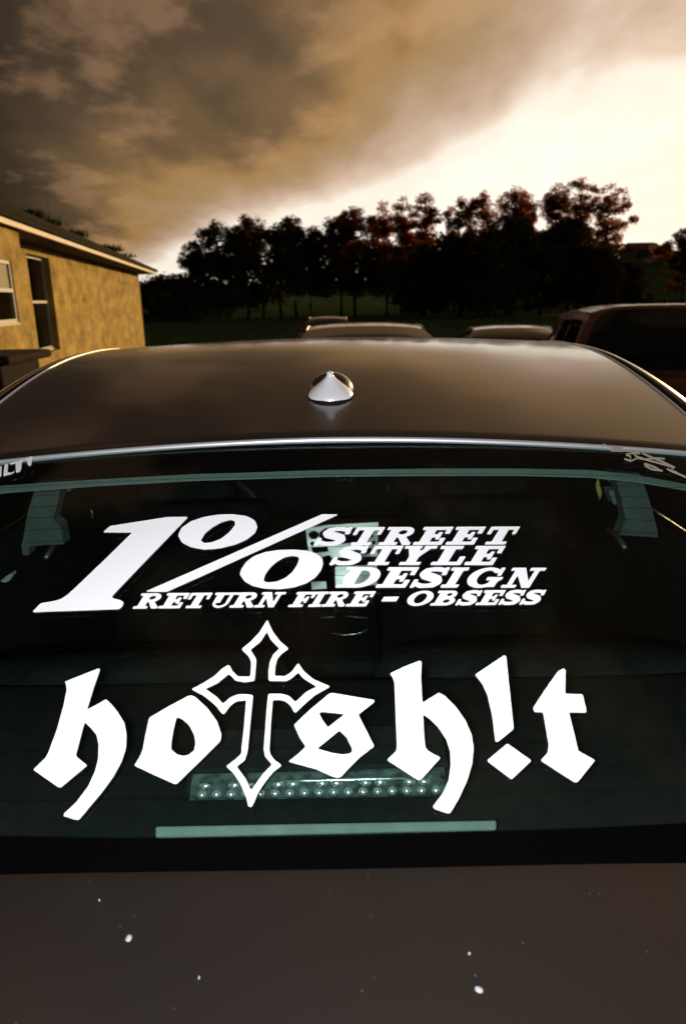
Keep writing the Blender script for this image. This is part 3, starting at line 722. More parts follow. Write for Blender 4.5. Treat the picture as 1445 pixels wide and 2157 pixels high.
o6, s6 = (790, 1360), 2.949
traced('letter', [[[(92, 177), (180, 135), (275, 98), (288, 104), (284, 220), (293, 360), (340, 330), (395, 297), (430, 315), (500, 385), (560, 470), (598, 560), (610, 640), (600, 740), (570, 840), (520, 950), (465, 1043), (445, 1044), (370, 1018), (357, 1003), (420, 920), (455, 840), (468, 750), (465, 660), (440, 585), (390, 510), (340, 460), (297, 430), (303, 560), (310, 635), (330, 660), (405, 700), (285, 835), (265, 838), (73, 714), (130, 660), (135, 630), (128, 450), (120, 240), (110, 205)]]], st2, org=o6, sc=s6)
traced('exclamation_mark', [[[(618, 185), (700, 130), (800, 63), (812, 72), (830, 250), (858, 522), (762, 600), (745, 600), (725, 440), (695, 310), (660, 235)]], [[(818, 612), (968, 718), (845, 835), (692, 718)]]], st2, org=o6, sc=s6)
traced('letter', [[[(1165, 145), (1180, 155), (1178, 240), (1177, 303), (1285, 307), (1308, 405), (1305, 420), (1200, 418), (1230, 540), (1258, 658), (1362, 716), (1255, 850), (1235, 852), (1130, 785), (1025, 716), (1068, 670), (1075, 620), (1040, 418), (985, 415), (978, 390), (1050, 280), (1130, 165)]]], st2, org=o6, sc=s6)
st3 = empty('sticker', (0, 0, 0), parent=car); st3['label'] = 'small white slanted lettering in the top corner of the black glass border'
o8, s8 = (0, 935), 4.25
traced('letter', [[[(-75, 225), (-50, 220), (-58, 315), (-85, 320)]]], st3, org=o8, sc=s8)
traced('letter', [[[(0, 212), (24, 206), (18, 298), (-12, 306)]]], st3, org=o8, sc=s8)
traced('letter', [[[(50, 192), (80, 184), (74, 268), (96, 262), (112, 268), (132, 252), (130, 262), (96, 276), (66, 284), (38, 294)]]], st3, org=o8, sc=s8)
traced('letter', [[[(96, 182), (215, 148), (222, 152), (204, 162), (196, 230), (184, 252), (150, 264), (148, 176), (100, 190)]]], st3, org=o8, sc=s8)
traced('letter', [[[(222, 146), (300, 116), (286, 194), (262, 204), (244, 146)]]], st3, org=o8, sc=s8)
# handwritten scribble
st4 = empty('sticker', (0, 0, 0), parent=car); st4['label'] = 'beige handwritten scribble in the top corner of the black glass border'
strokes = [[(410, 170), (455, 198), (540, 212), (650, 226)], [(505, 258), (600, 232), (650, 226)], [(500, 255), (660, 258), (800, 255), (935, 262)], [(690, 305), (760, 285), (862, 288), (800, 262)],
           [(690, 305), (745, 330), (740, 375)], [(668, 360), (750, 388), (830, 350), (930, 365), (1050, 350), (1168, 358)], [(775, 285), (815, 330), (900, 360), (1000, 388), (1200, 440), (1290, 470)],
           [(890, 290), (1010, 345), (1150, 402), (1290, 470)], [(910, 425), (945, 428), (1050, 470), (1140, 512), (1000, 490), (920, 440)], [(1195, 488), (1280, 530), (1380, 568), (1460, 606)], [(1290, 470), (1240, 500), (1330, 545)]]
for s in strokes:
    pts = [(1200 + x / 5.898, 908 + y / 5.898) for x, y in s]; hw_ = 1.35
    lft, rgt = [], []
    for i, p in enumerate(pts):
        a, b = pts[max(i - 1, 0)], pts[min(i + 1, len(pts) - 1)]; l_ = math.hypot(b[0] - a[0], b[1] - a[1]) or 1
        nx_, ny_ = -(b[1] - a[1]) / l_, (b[0] - a[0]) / l_
        lft.append((p[0] + nx_ * hw_, p[1] + ny_ * hw_)); rgt.append((p[0] - nx_ * hw_, p[1] - ny_ * hw_))
    k = len(pts); P = lft + rgt; F_ = [q for i in range(k - 1) for q in ((i, i + 1, k + i + 1), (i, k + i + 1, k + i))]
    film('pen_stroke', P, F_, [(i, i + 1) for i in range(k - 1)] + [(k + i, k + i + 1) for i in range(k - 1)], M['beige_vinyl'], st4, off=.0016 + .00015 * strokes.index(s))

# ---- inside the car
lin_top = [(-350, 1072), (-150, 1038), (0, 1010), (200, 997), (400, 986), (690, 977), (900, 974), (1100, 974), (1250, 977), (1350, 988), (1445, 1006), (1600, 1032)]
lin_bot = [(-350, 1088), (-150, 1053), (0, 1024), (200, 1009), (400, 998), (690, 989), (900, 987), (1100, 987), (1250, 991), (1350, 1001), (1445, 1017), (1600, 1044)]
strip(lin_top, lin_bot, -.010, 'headlining_edge', M['lining'], car, thick=.002)
mb = MB()
for u in (205, 620, 693):
    v_ = {205: 998, 620: 980, 693: 978}[u]; a = on_glass(u, v_ - 2, -.0125); b = on_glass(u - 3, v_ + 13, -.0125); mb = MB(); mb.tube([a, b], .0008, 4); mb.build('lining_seam', M['black'], car)
# parcel shelf, tub
mb = MB(); mb.grid([[(CX + .64 * j / 6, y, z) for j in range(-6, 7)] for y, z in ((.47, 1.025), (.60, 1.010), (.84, 1.000), (.90, .975), (.92, .90))]); mb.build('parcel_shelf', M['interior'], car, True)
mb = MB(); mb.box((CX, 1.75, .34), (1.5, 2.1, .04)); mb.box((CX, .66, .80), (1.30, .04, .38)); mb.build('cabin_floor', M['interior'], car)
for sgn in (-1, 1):
    mb = MB(); mb.box((CX + sgn * .74, 1.75, .68), (.06, 2.0, .62)); bevel(mb.build('door_lining', M['interior'], car), .03)
    mb = MB(); mb.tube([(CX + sgn * .70, 1.62 + .05 * k, .90 + (.012 if 0 < k < 3 else 0)) for k in range(4)], .007, 6); mb.build('door_handle', M['steel'], car, True)
# brake light row
bl = empty('brake_light', (0, 0, 0), parent=car)
def bpt(u, v, y): return aty(u, v, y)
yb = .585
a, b_, c_, d_ = aty(399, 1686, yb), aty(941, 1676, yb), aty(938, 1637, yb), aty(403, 1651, yb)
panel('lens', [a, b_, c_, d_], M['lens'], bl, .012, Vector((0, 1, .2)).normalized())
hs = [p + Vector((0, .013, .003)) for p in (a + Vector((-.006, 0, -.004)), b_ + Vector((.006, 0, -.004)), c_ + Vector((.004, 0, .004)), d_ + Vector((-.004, 0, .004)))]
panel('housing', hs, M['interior'], bl, .06, Vector((0, 1, .05)).normalized())
for i in range(17):
    u = 426 + 30.75 * i; p = aty(u, 1674 - .020 * (u - 400) , yb - .0005)
    w = MB(); w.lathe([(.0048, 0), (.0042, -.003), (.002, -.0048), (.0001, -.0054)], 10, p, axis='y'); led = w.build('led', M['led'], bl, True)
    if i % 3 != 1:
        p = aty(u + 6, 1656 - .020 * (u - 400), yb - .0005)
        w = MB(); w.lathe([(.0034, 0), (.0026, -.002), (.0001, -.003)], 8, p, axis='y', sx=1.8); w.build('reflector', M['led'], bl, True)
w = MB(); w.tube([aty(u, 1650.5 - .024 * (u - 400), yb - .001) for u in (590, 640, 700, 760, 820, 860)], [.0008, .0016, .0022, .0022, .0016, .0008], 6); w.build('lens_rim', M['led'], bl, True)
# pale bar at the foot of the glass
def low(u, v, dz):
    p = on_glass(u, v, 0); n_ = glass_n(p.x, p.y); d = ray(u, v).normalized(); return p + d * dz
q = [low(327, 1764, .016), low(1046, 1748, .016), low(1046, 1727, .016), low(327, 1740, .016)]
bevel(panel('shelf_strip', q, M['lining'], car, .006, Vector((0, .6, -.8))), .002)
# rear seats, front seats
def seat_shape(name, x, y, w, h0, h1, t, lean, parent, m):
    rows = []
    for i in range(9):
        s = i / 8; z = h0 + (h1 - h0) * s; ww = w * (1 - .22 * max(0, s - .55) / .45 * (s)); tt = t * (1 - .35 * s)
        row = []
        for j in range(17):
            a_ = 2 * math.pi * j / 16; cx_, sy_ = math.cos(a_), math.sin(a_)
            row.append((x + ww * math.copysign(abs(cx_) ** .55, cx_), y + lean * s + tt * math.copysign(abs(sy_) ** .7, sy_), z))
        rows.append(row)
    w_ = MB(); w_.grid(rows); n0 = len(w_.v); w_.f.append(tuple(range(n0 - 17, n0 - 1)))
    return w_.build(name, m, parent, True)
rs = seat_shape('rear_seat', CX - .30, 1.00, .29, .5, .985, .10, -.06, car, M['seat'])
seat_shape('rear_seat', CX + .30, 1.00, .29, .5, .985, .10, -.06, car, M['seat'])
for sgn in (-1, 1):
    fs_ = seat_shape('front_seat', CX + sgn * .37, 1.86, .25, .42, .99, .09, -.10, car, M['seat'])
    seat_shape('headrest', CX + sgn * .37, 1.75, .12, 1.02, 1.17, .05, -.02, fs_, M['seat'])
mb = MB(); mb.box((CX, 2.62, .82), (1.4, .4, .2)); bevel(mb.build('dashboard', M['interior'], car), .06, 3)
# pillar linings seen through the glass
def ppanel(name, px, y, m, thick=.03):
    return panel(name, [aty(u, v, y) for u, v in px], m, car, thick, Vector((0, 1, 0)))
Z7 = lambda l: [(1200 + x / 5.898, 900 + y / 5.898) for x, y in l]
ppanel('pillar_lining', Z7([(620, 1340), (690, 1150), (640, 900), (535, 560), (860, 570), (960, 830), (1040, 1100), (1090, 1300), (1090, 1370)]), 1.12, M['pillar'])
ppanel('pillar_lining', Z7([(545, 960), (640, 955), (600, 780), (480, 790)]), 1.20, M['lining'])
Z4 = lambda l: [(x / 4.25, 930 + y / 4.25) for x, y in l]
ppanel('pillar_lining', Z4([(195, 930), (215, 850), (250, 650), (330, 370), (560, 355), (530, 500), (480, 700), (545, 760), (575, 920), (270, 935), (260, 1020), (210, 1020)]), 1.12, M['pillar'])
ppanel('pillar_lining', Z4([(545, 450), (560, 370), (690, 360), (630, 445)]), 1.20, M['lining'])
ppanel('belt_guide', Z4([(8, 1250), (60, 1205), (112, 1178), (120, 1200), (85, 1250), (50, 1265)]), .80, M['lining'], .01)
# steering wheel
swc = aty(435, 1125, 2.1)
mb = MB(); pts = []
for k in range(33):
    a_ = 2 * math.pi * k / 32; pts.append(swc + Vector((math.cos(a_) * .19, math.sin(a_) * .05, math.sin(a_) * .18)))
mb.tube(pts, .014, 8, False); sw = mb.build('steering_wheel', mat('wheel_leather', (.05, .05, .045), .3), car, True)
mb = MB(); mb.box(swc + Vector((0, .02, 0)), (.16, .04, .12)); mb.box(swc + Vector((0, .02, 0)), (.36, .02, .03)); bevel(mb.build('wheel_hub', M['interior'], sw), .012)
# console: drilled plate, gear lever, trays
con = empty('console', (0, 0, 0), parent=car)
mb = MB(); mb.box((CX, 2.0, .58), (.22, .95, .16)); bevel(mb.build('console_body', M['interior'], con), .03)
YC = 1.95
def cpt(u, v): return aty(u, v, YC - (v - 1100) * .00048)
def cplate(name, outer, holes, m):
    loops = [outer] + holes; fl, tr_ = ear(loops); n_ = len(fl); P = [cpt(u, v) for u, v in fl]; Q = [p + Vector((0, .006, 0)) for p in P]; F_ = [tuple(t) for t in tr_]; k = 0
    for l in loops:
        F_ += [(k + i, k + (i + 1) % len(l), n_ + k + (i + 1) % len(l), n_ + k + i) for i in range(len(l))]; k += len(l)
    return meshobj(name, P + Q, F_, m, con)
def circ(cx, cy, rx, ry=None, n_=14): return [(cx + rx * math.cos(2 * math.pi * i / n_), cy + (ry or rx) * math.sin(2 * math.pi * i / n_)) for i in range(n_)]
cplate('drilled_plate', [(644, 1113), (690, 1106), (797, 1100), (796, 1130), (795, 1172), (652, 1176)],
       [circ(661, 1127, 11, 9), circ(658, 1145, 5), [(672, 1122), (684, 1113), (700, 1110), (740, 1111), (780, 1117), (787, 1130), (776, 1138), (760, 1142), (700, 1148), (674, 1146)], circ(772, 1143, 4.5), circ(787, 1143, 4.5), [(655, 1153), (690, 1151), (692, 1162), (660, 1166)], circ(765, 1160, 20, 8)], M['steel'])
cplate('metal_tray', [(706, 1194), (794, 1190), (794, 1232), (706, 1238)], [], M['steel'])
cplate('metal_tray', [(656, 1226), (687, 1225), (688, 1240), (657, 1242)], [], M['steel'])
cplate('console_cover', [(672, 1252), (786, 1248), (785, 1320), (674, 1318)], [], M['pillar'])
mb = MB(); mb.tube([aty(688, 1172, 1.80), aty(696, 1200, 1.78), aty(698, 1246, 1.76)], .011, 8); mb.build('gear_lever', M['gloss_black'], con, True)
mb = MB(); mb.lathe([(.0001, .02), (.012, .015), (.016, 0), (.012, -.014), (.0001, -.018)], 14, aty(718, 1300, 1.62)); mb.build('shift_knob', M['gloss_black'], con, True)
mb = MB(); mb.tube([aty(676, 1301, 1.62), aty(712, 1299, 1.62)], .0022, 6); mb.tube([aty(728, 1298, 1.62), aty(775, 1302, 1.62)], .0022, 6); mb.tube([aty(703, 1262, 1.62), aty(709, 1296, 1.62)], .0022, 6)
mb.tube([aty(700, 1334, 1.60), aty(725, 1338, 1.60), aty(755, 1335, 1.60), aty(775, 1326, 1.60)], .0016, 6); mb.build('chrome_trim', M['led'], con, True)
# mirror clip hanging at the front, small metal bits
mb = MB(); c0 = [(708, 993), (714, 1004), (710, 1014), (718, 1013), (726, 1008), (735, 1013), (743, 1014), (740, 1004), (745, 993), (736, 994), (726, 996), (716, 994), (708, 993)]
mb.tube([aty(u, v, 1.9) for u, v in c0], .0016, 6); mb.build('mirror_clip', M['lining'], car, True)
mb = MB(); mb.tube([aty(817, 1022, 1.9), aty(818, 1034, 1.9)], .0012, 5); mb.tube([aty(508, 1021, 1.9), aty(509, 1022.5, 1.9)], .0016, 5); mb.tube([aty(192, 1074, 1.6), aty(195, 1080, 1.6), aty(195, 1090, 1.6)], .0022, 5); mb.build('bright_trim', M['led'], car)
mb = MB()
rb = [aty(u, v, 1.25) for u, v in ((1257, 998), (1259, 1010), (1258, 1022), (1262, 1036), (1263, 1046), (1261, 1057))]
mb.tube(rb, [.0015, .002, .0045, .005, .003, .0008], 6); mb.tube([aty(1264, 1000, 1.25), aty(1275, 1008, 1.25)], [.004, .001], 6)
o = mb.build('ribbon', M['yellow'], None, True); tag(o, 'yellow ribbon hanging inside the rear window of the bronze grey car', 'ribbon')
# seat-back bottle tray / clear jar lid seen inside the s
mb = MB(); mb.tube([aty(622, 1512, .86), aty(640, 1506, .86), aty(680, 1503, .86)], .0025, 5); mb.tube([aty(678, 1504, .86), aty(700, 1502, .86), aty(722, 1507, .86)], .003, 6); mb.tube([aty(684, 1513, .86), aty(722, 1511, .86)], .004, 6); mb.build('seat_latch', M['led'], car, True)

# specks on the trunk lid
for i, (u, v, r_, lab) in enumerate([(272, 1976, .0042, 'larger white fleck on the trunk lid below the blackletter h'), (1008, 2085, .0044, 'white fleck lowest on the trunk lid, below the exclamation mark'), (988, 2009, .0021, 'tiny pale fleck on the trunk lid just above a larger white one'), (420, 2060, .002, 'tiny faint fleck on the trunk lid under the cross'), (210, 1897, .0017, 'tiny faint fleck on the trunk lid close to the window corner')]):
    d = ray(u, v); lo, hi = .2, 1.2
    for _ in range(30):
        mid = (lo + hi) / 2; p = CAM + d * mid
        if p.z > topz(p.x, p.y): lo = mid
        else: hi = mid
    p = CAM + d * lo; rr = random.Random(i); w = MB(); r_ *= (.62 if i < 2 else .45)
    w.lathe([(r_ * (1 + .2 * rr.random()), -.0004), (r_ * .9, .0008), (r_ * .5, .0014), (.0001, .0016)], 9, (0, 0, 0), sx=.8, sy=1.1)
    for v_ in w.v: v_ *= 1 + .25 * (rr.random() - .5)
    o = w.build('fleck', M['fleck'], None, True); o.location = p; o.rotation_euler = (0, 0, i); tag(o, lab, 'fleck', 'white flecks on the trunk lid')

# ------------------------------------------------------------------ the other vehicles
def make_car(name, label, loc, rz, paint, h=1.43, hatch=False, hw=.9, rhw=.56, arch=.035, aex=2.6, band=.055, spoiler=False, visor=False, wiper=False, rx=0, L=4.5, cat='car', lean=True):
    c = empty(name, loc, rz, rx=rx); tag(c, label, cat, 'parked cars beyond the near car')
    k = L / 4.6
    if hatch: st = [(-2.3, .80, .74, .4), (-2.27, 1.0, .84, .3), (-2.15, 1.04, .88, .25), (-1.3, 1.04, .9, .22)]
    else: st = [(-2.3, .78, .70, .36), (-2.25, .98, .80, .28), (-2.1, 1.03, .86, .25), (-1.3, 1.04, .9, .22)]
    st += [(-.5, 1.0, .9, .2), (.9, .98, .9, .2), (1.3, .96, .89, .22), (2.0, .84, .84, .25), (2.25, .72, .75, .3), (2.3, .55, .66, .38)]
    w = MB(); rows = []
    for y, t, x_, b in st:
        s = section(hw * x_ / .9, t, b); rows.append([(x, y * k, z) for x, z in s] + [(-x, y * k, z) for x, z in s[::-1]][1:])
    w.grid(rows, True); w.f.append(tuple(range(len(rows[0]) - 1))); n0 = len(w.v); w.f.append(tuple(range(n0 - len(rows[0]), n0 - 1))[::-1])
    w.build('body', paint, c, True)
    y0, y1 = (-1.95, .5) if hatch else (-.98, .5)
    yb0 = -2.2 if hatch else -1.72
    def rzz(x, y):
        s = (y - y0) / (y1 - y0); return h - .05 * (2 * s - 1.0) ** 2 * (1.0 if not hatch else .8) - arch * (abs(x) / rhw) ** aex
    w = MB(); w.grid([[(rhw * j / 10, (y0 + (y1 - y0) * i / 14) * k, rzz(rhw * j / 10, y0 + (y1 - y0) * i / 14)) for j in range(-10, 11)] for i in range(15)]); w.build('roof', M['paint_sky_sheen'] if visor else paint, c, True)  # the wagon's roof gets the painted sky sheen instead of its red
    def face(nm, m, top, bot, off=0.0, bul=.05):    # top/bot rows of points
        w = MB(); rows = []
        for i in range(7):
            s = i / 6; rows.append([Vector(a).lerp(Vector(b), s) for a, b in zip(top, bot)])
        nrm = (rows[0][-1] - rows[0][0]).cross(rows[-1][0] - rows[0][0]).normalized()
        for i, r in enumerate(rows):
            for j, p in enumerate(r): r[j] = p + nrm * (off + bul * math.sin(math.pi * i / 6))
        w.grid(rows); return w.build(nm, m, c, True)
    def row(y, z, wd, ar=None): return [(wd * j / 8, y * k, z - (arch if ar is None else ar) * (abs(j) / 8) ** aex) for j in range(-8, 9)]
    zt = rzz(0, y0); zf = rzz(0, y1)
    # rear frame and glass
    T, B = row(y0, zt, rhw), row(yb0, 1.04, hw - .08, .02)
    face('rear_frame', paint, T[::-1], B[::-1], 0, .03)
    tI = [Vector(a).lerp(Vector(b), band) for a, b in zip(T, B)]; bI = [Vector(a).lerp(Vector(b), .97) for a, b in zip(T, B)]
    sh = lambda r, q: [Vector((p.x * q, p.y, p.z)) for p in r]
    rg_ = face('rear_window', M['dark_glass'], sh(tI, .93)[::-1], sh(bI, .88)[::-1], .014, .031)
    w = MB(); w.tube([Vector(p) + Vector((0, .030, -.036)) for p in row(y0, zt, rhw)], .045, 14); w.build('roof_lip', M['paint_sky_sheen'] if visor else paint, c, True)
    # windscreen
    T2, B2 = row(y1, zf, rhw), row(1.42, .965, hw - .1, .02)
    face('windscreen', M['dark_glass'], T2, B2, 0, .03)
    for sgn in (-1, 1):
        top = [Vector((sgn * rhw, (y0 + (y1 - y0) * i / 10) * k, rzz(rhw, y0 + (y1 - y0) * i / 10))) for i in range(11)]
        bot = [Vector((sgn * (hw - .06), (yb0 + (1.42 - yb0) * i / 10) * k, 1.0)) for i in range(11)]
        if not visor: face('side_frame', paint, top[::-1] if sgn < 0 else top, bot[::-1] if sgn < 0 else bot, 0, .03)
        else:                                             # open window frames: pillars and a rail, so the panes can be looked through
            def cut(arr, s): f_ = s * 10; i = min(9, int(f_)); return arr[i].lerp(arr[i + 1], f_ - i)
            for nm_, (q0, q1) in (('rear_pillar', (0, .12)), ('middle_pillar', (.42, .45)), ('front_pillar', (.72, 1))):
                tt = [cut(top, q0 + (q1 - q0) * q / 3) for q in range(4)]; bb = [cut(bot, q0 + (q1 - q0) * q / 3) for q in range(4)]
                face(nm_, paint, tt[::-1] if sgn < 0 else tt, bb[::-1] if sgn < 0 else bb, 0, .03)
            tt = [a.lerp(b, 0) for a, b in zip(top, bot)]; bb = [a.lerp(b, .12) for a, b in zip(top, bot)]
            face('window_rail', paint, tt[::-1] if sgn < 0 else tt, bb[::-1] if sgn < 0 else bb, 0.004, .0)
        for (a0, a1) in ((.12, .42), (.45, .72)):
            if not hatch: a0, a1 = {.12: (.20, .50), .45: (.53, .86)}[a0]
            def at_(arr, s):
                f_ = s * 10; i = min(9, int(f_)); return arr[i].lerp(arr[i + 1], f_ - i)
            tt = [at_(top, a0 + (a1 - a0) * q / 4).lerp(at_(bot, a0 + (a1 - a0) * q / 4), .12) for q in range(5)]
            bb = [at_(top, a0 + (a1 - a0) * q / 4).lerp(at_(bot, a0 + (a1 - a0) * q / 4), .95) for q in range(5)]
            face('side_window', M['smoke_glass'] if visor else M['dark_glass'], tt[::-1] if sgn < 0 else tt, bb[::-1] if sgn < 0 else bb, .006, .031)
            if visor:
                t2 = [a.lerp(b, -.04) for a, b in zip(tt, bb)]; b2 = [a.lerp(b, .14) for a, b in zip(tt, bb)]
                face('window_visor', M['gloss_black'], t2[::-1] if sgn < 0 else t2, b2[::-1] if sgn < 0 else b2, .02, .012)
        w = MB(); w.tube([p + Vector((sgn * .004, 0, .004)) for p in top], .009, 6); w.build('roof_rail', M['trim'] if not visor else paint, c, True)
        w = MB(); w.lathe([(.06, 0), (.085, .03), (.085, .08), (.05, .11)], 12, (sgn * (hw + .05), .95 * k, 1.0), axis='y', sx=1.3); w.build('wing_mirror', paint, c, True)
        wheel(c, sgn * (hw - .1), -1.38 * k, sgn=sgn); wheel(c, sgn * (hw - .1), 1.40 * k, sgn=sgn)
        w = MB(); w.box((sgn * (hw - .22), -2.26 * k, .84), (.26, .1, .15)); bevel(w.build('tail_light', M['red_lens'], c), .03, 3)
        w = MB(); w.box((sgn * (hw - .26), 2.2 * k, .66), (.30, .14, .12)); bevel(w.build('headlight', M['clear_lamp'], c), .03, 3)
    w = MB(); w.box((0, -2.29 * k, .66), (.5, .05, .13)); bevel(w.build('number_plate', M['plate'], c), .008)
    if spoiler:
        w = MB(); w.grid([[(.60 * j / 8, (y0 - dy) * k, zt + dz - .03 * (abs(j) / 8) ** 2) for j in range(-8, 9)] for dy, dz in ((-.10, .02), (.02, .055), (.16, .05), (.17, .035), (.0, .03), (-.10, .005))]); w.build('roof_spoiler', paint, c, True)
    if wiper:
        p0 = Vector((0, (yb0 - .02) * k, 1.09)); w = MB(); w.tube([p0, p0 + Vector((-.14, .045, .055)), p0 + Vector((-.42, .05, .06))], .009, 6); w.tube([p0 + Vector((-.48, .02, .045)), p0 + Vector((-.08, .02, .065))], .007, 5); w.tube([p0 + Vector((0, -.03, -.01)), p0 + Vector((0, .05, 0))], .025, 8)
        w.build('wiper', M['black'], c, True)
    return c
slope = -math.atan(.04)
def put_car(x, y, **k):
    return (x, y, gz(x, y) + .006)
make_car('parked_car', 'pale silver car parked straight ahead of the near car, its roof showing', put_car(.26, 8.45), 0, M['paint_white'], h=1.43, rhw=.60, band=.20, rx=slope)
make_car('parked_car', 'dark red car parked farthest off at the grass edge, behind the silver roof', put_car(-.36, 23.2), 0, M['paint_rust'], h=1.44, rx=0)
make_car('parked_car', 'brown red low car showing between the silver roof and the maroon wagon', put_car(2.62, 11.6), rad(-6), M['paint_maroon'], h=1.385, rx=slope)
make_car('parked_wagon', 'maroon wagon with big dark rear window, parked to the right of the near car', put_car(2.73, 6.75), rad(-12), M['paint_red'], h=1.515, hatch=True, rhw=.64, arch=.05, aex=6.0, visor=True, wiper=True, rx=slope, cat='wagon')

# dark lidded box on the left, a plain stand-in for a covered pickup bed
bx = empty('lidded_box', (-2.93, 4.9, gz(-2.7, 4.9))); tag(bx, 'dark brown lidded box between the near car and the yellow house', 'storage box')
zt = aty(60, 748, 4.6).z - gz(-2.7, 4.9)
w = MB(); w.box((0, 0, (zt - .06) / 2), (1.56, .62, zt - .06)); bevel(w.build('tub', M['box'], bx), .02)
w = MB(); w.box((.03, 0, zt - .03), (1.66, .72, .06)); bevel(w.build('lid', M['box'], bx), .028, 4)
for x_ in (-.55, -.1, .38): 
    w = MB(); w.box((x_, -.316, (zt - .2) / 2), (.05, .02, zt - .22)); bevel(w.build('rib', M['box'], bx), .006)

# ------------------------------------------------------------------ the yellow house
ZS = 2.34
A0 = atz(130, 532, ZS); A1_ = atz(292, 577, ZS)
DW = Vector((A1_.x - A0.x, A1_.y - A0.y, 0)).normalized(); NW = Vector((DW.y, -DW.x, 0))
if NW.x < 0: NW = -NW
COR = Vector((A1_.x, A1_.y, 0)); ZG = gz(COR.x, COR.y) - .05
house = empty('house', (COR.x, COR.y, ZG)); tag(house, 'yellow stucco house with dark shingle roof at the left edge', 'house')
house_inv = Matrix.Translation((-COR.x, -COR.y, -ZG))
def hp(s, n_, z): return DW * s + NW * n_ + Vector((0, 0, z - ZG))     # local to the house empty: s along wall back from corner (negative = nearer), n outwards
def s_of(u, v, n_=0):
    d = ray(u, v); P0 = COR + NW * n_; t = (P0 - CAM).dot(NW) / d.dot(NW); p = CAM + d * t; return (p - COR).dot(DW), p.z
def hbox(mb_, s0, s1, n0, n1, z0, z1): mb_.box(hp((s0 + s1) / 2, (n0 + n1) / 2, (z0 + z1) / 2), (abs(s1 - s0), abs(n1 - n0), z1 - z0), (DW, NW, Vector((0, 0, 1))))
PRO = .42
sB, _ = s_of(57, 620, PRO)             # end of the projecting wall
s2r, _ = s_of(116, 640, 0)               # right edge of the recessed window opening
s2l = s2r - 1.35
z2b = s_of(105, 742)[1]; z2t = s_of(90, 541)[1]
mb = MB()
hbox(mb, s2r, 0, -.3, 0, ZG, ZS); hbox(mb, s2l, s2r, -.3, 0, ZG, z2b); hbox(mb, s2l, s2r, -.3, 0, z2t, ZS); hbox(mb, s2l - 3, s2l, -.3, 0, ZG, ZS)
mb.build('wall', M['stucco'], house)
s1r, _ = s_of(37, 640, PRO); z1b = s_of(20, 681, PRO)[1]; z1t = s_of(12, 547, PRO)[1]; s1l = s1r - 1.5
mb = MB(); hbox(mb, s1r, sB, -.2, PRO, ZG, ZS); hbox(mb, s1l, s1r, .1, PRO, ZG, z1b); hbox(mb, s1l, s1r, .1, PRO, z1t, ZS); hbox(mb, s1l - 8, s1l, -.2, PRO, ZG, ZS)
mb.build('wall', M['stucco'], house)
mb = MB(); hbox(mb, -25, -.3, -8, -7.7, ZG, ZS); hbox(mb, -.3, 0, -8, -.3, ZG, ZS); mb.build('wall', M['stucco'], house)
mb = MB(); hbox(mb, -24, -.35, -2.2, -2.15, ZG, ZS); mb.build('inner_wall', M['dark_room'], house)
def window(s0, s1, nn, z0, z1, sky_glare, dp=.04, sw=.055):
    fr = MB(); zm = z0 + (z1 - z0) * .52
    hbox(fr, s0, s0 + sw, nn - dp, nn, z0, z1); hbox(fr, s1 - sw, s1, nn - dp, nn, z0, z1)
    hbox(fr, s0 + sw, s1 - sw, nn - dp, nn - .002, z0, z0 + sw); hbox(fr, s0 + sw, s1 - sw, nn - dp, nn - .002, z1 - sw, z1); hbox(fr, s0 + sw, s1 - sw, nn - dp + .004, nn + .008, zm - sw / 2, zm + sw / 2)
    f = fr.build('window', M['frame'], house)
    for a_, b2 in ((z0 + sw, zm - sw / 2), (zm + sw / 2, z1 - sw)):
        p = MB(); hbox(p, s0 + sw, s1 - sw, nn - .022, nn - .016, a_, b2); p.build('pane', M['pane'], f)
    if sky_glare:
        p = MB(); hbox(p, s0 + sw, s1 - sw, nn - .030, nn - .025, zm + sw / 2, z1 - sw); p.build('sky_glare', M['sky_glare'], f)  # cream sheet added behind the upper pane to stand for reflected sky
    p = MB(); hbox(p, s0 - .005, s1 + .005, nn - dp, nn + .022, z0 - .025, z0); p.build('sill', M['frame'], f)
window(s2l + .01, s2r - .01, -.10, z2b + .03, z2t, False, sw=.036)
window(s1l + .01, s1r - .01, PRO - .015, z1b, z1t, True, sw=.04)
# eave, fascia, soffit, roof
Ea = atz(0, 475, ZS + .0); Eb = atz(329, 573, ZS)
OV = max(.45, min(1.3, ((Ea + Eb) / 2 - COR).dot(NW))); EN = (Eb - COR).dot(DW)
EN = max(.3, min(EN, 1.6))
mb = MB(); hbox(mb, -26, EN, OV - .03, OV, ZS - .01, ZS + .10); hbox(mb, EN - .03, EN, -9, OV - .03, ZS - .01, ZS + .10); mb.build('fascia', M['white_wood'], house)
mb = MB(); hbox(mb, -26, EN - .03, -9, OV - .03, ZS, ZS + .05); mb.build('soffit', M['soffit'], house)
SL = .46; RL = 5.2
zr = ZS + .105
c0, c1 = hp(EN + .04, OV + .05, zr), hp(-26, OV + .05, zr)
r0, r1 = hp(EN - RL, OV - RL, zr + SL * RL), hp(-26, OV - RL, zr + SL * RL)
c2, c3 = hp(EN + .04, OV - 2 * RL, zr), hp(-26, OV - 2 * RL, zr)
mb = MB(); mb.v += [c0, c1, r1, r0, c2, c3]; mb.f += [(0, 1, 2, 3), (0, 3, 4), (3, 2, 5, 4)]
n = 6; mb.v += [p + Vector((0, 0, -.05)) for p in (c0, c1, c2)]; mb.f += [(0, 6, 7, 1), (0, 4, 8, 6)]
rf = mb.build('roof', M['shingle'], house)
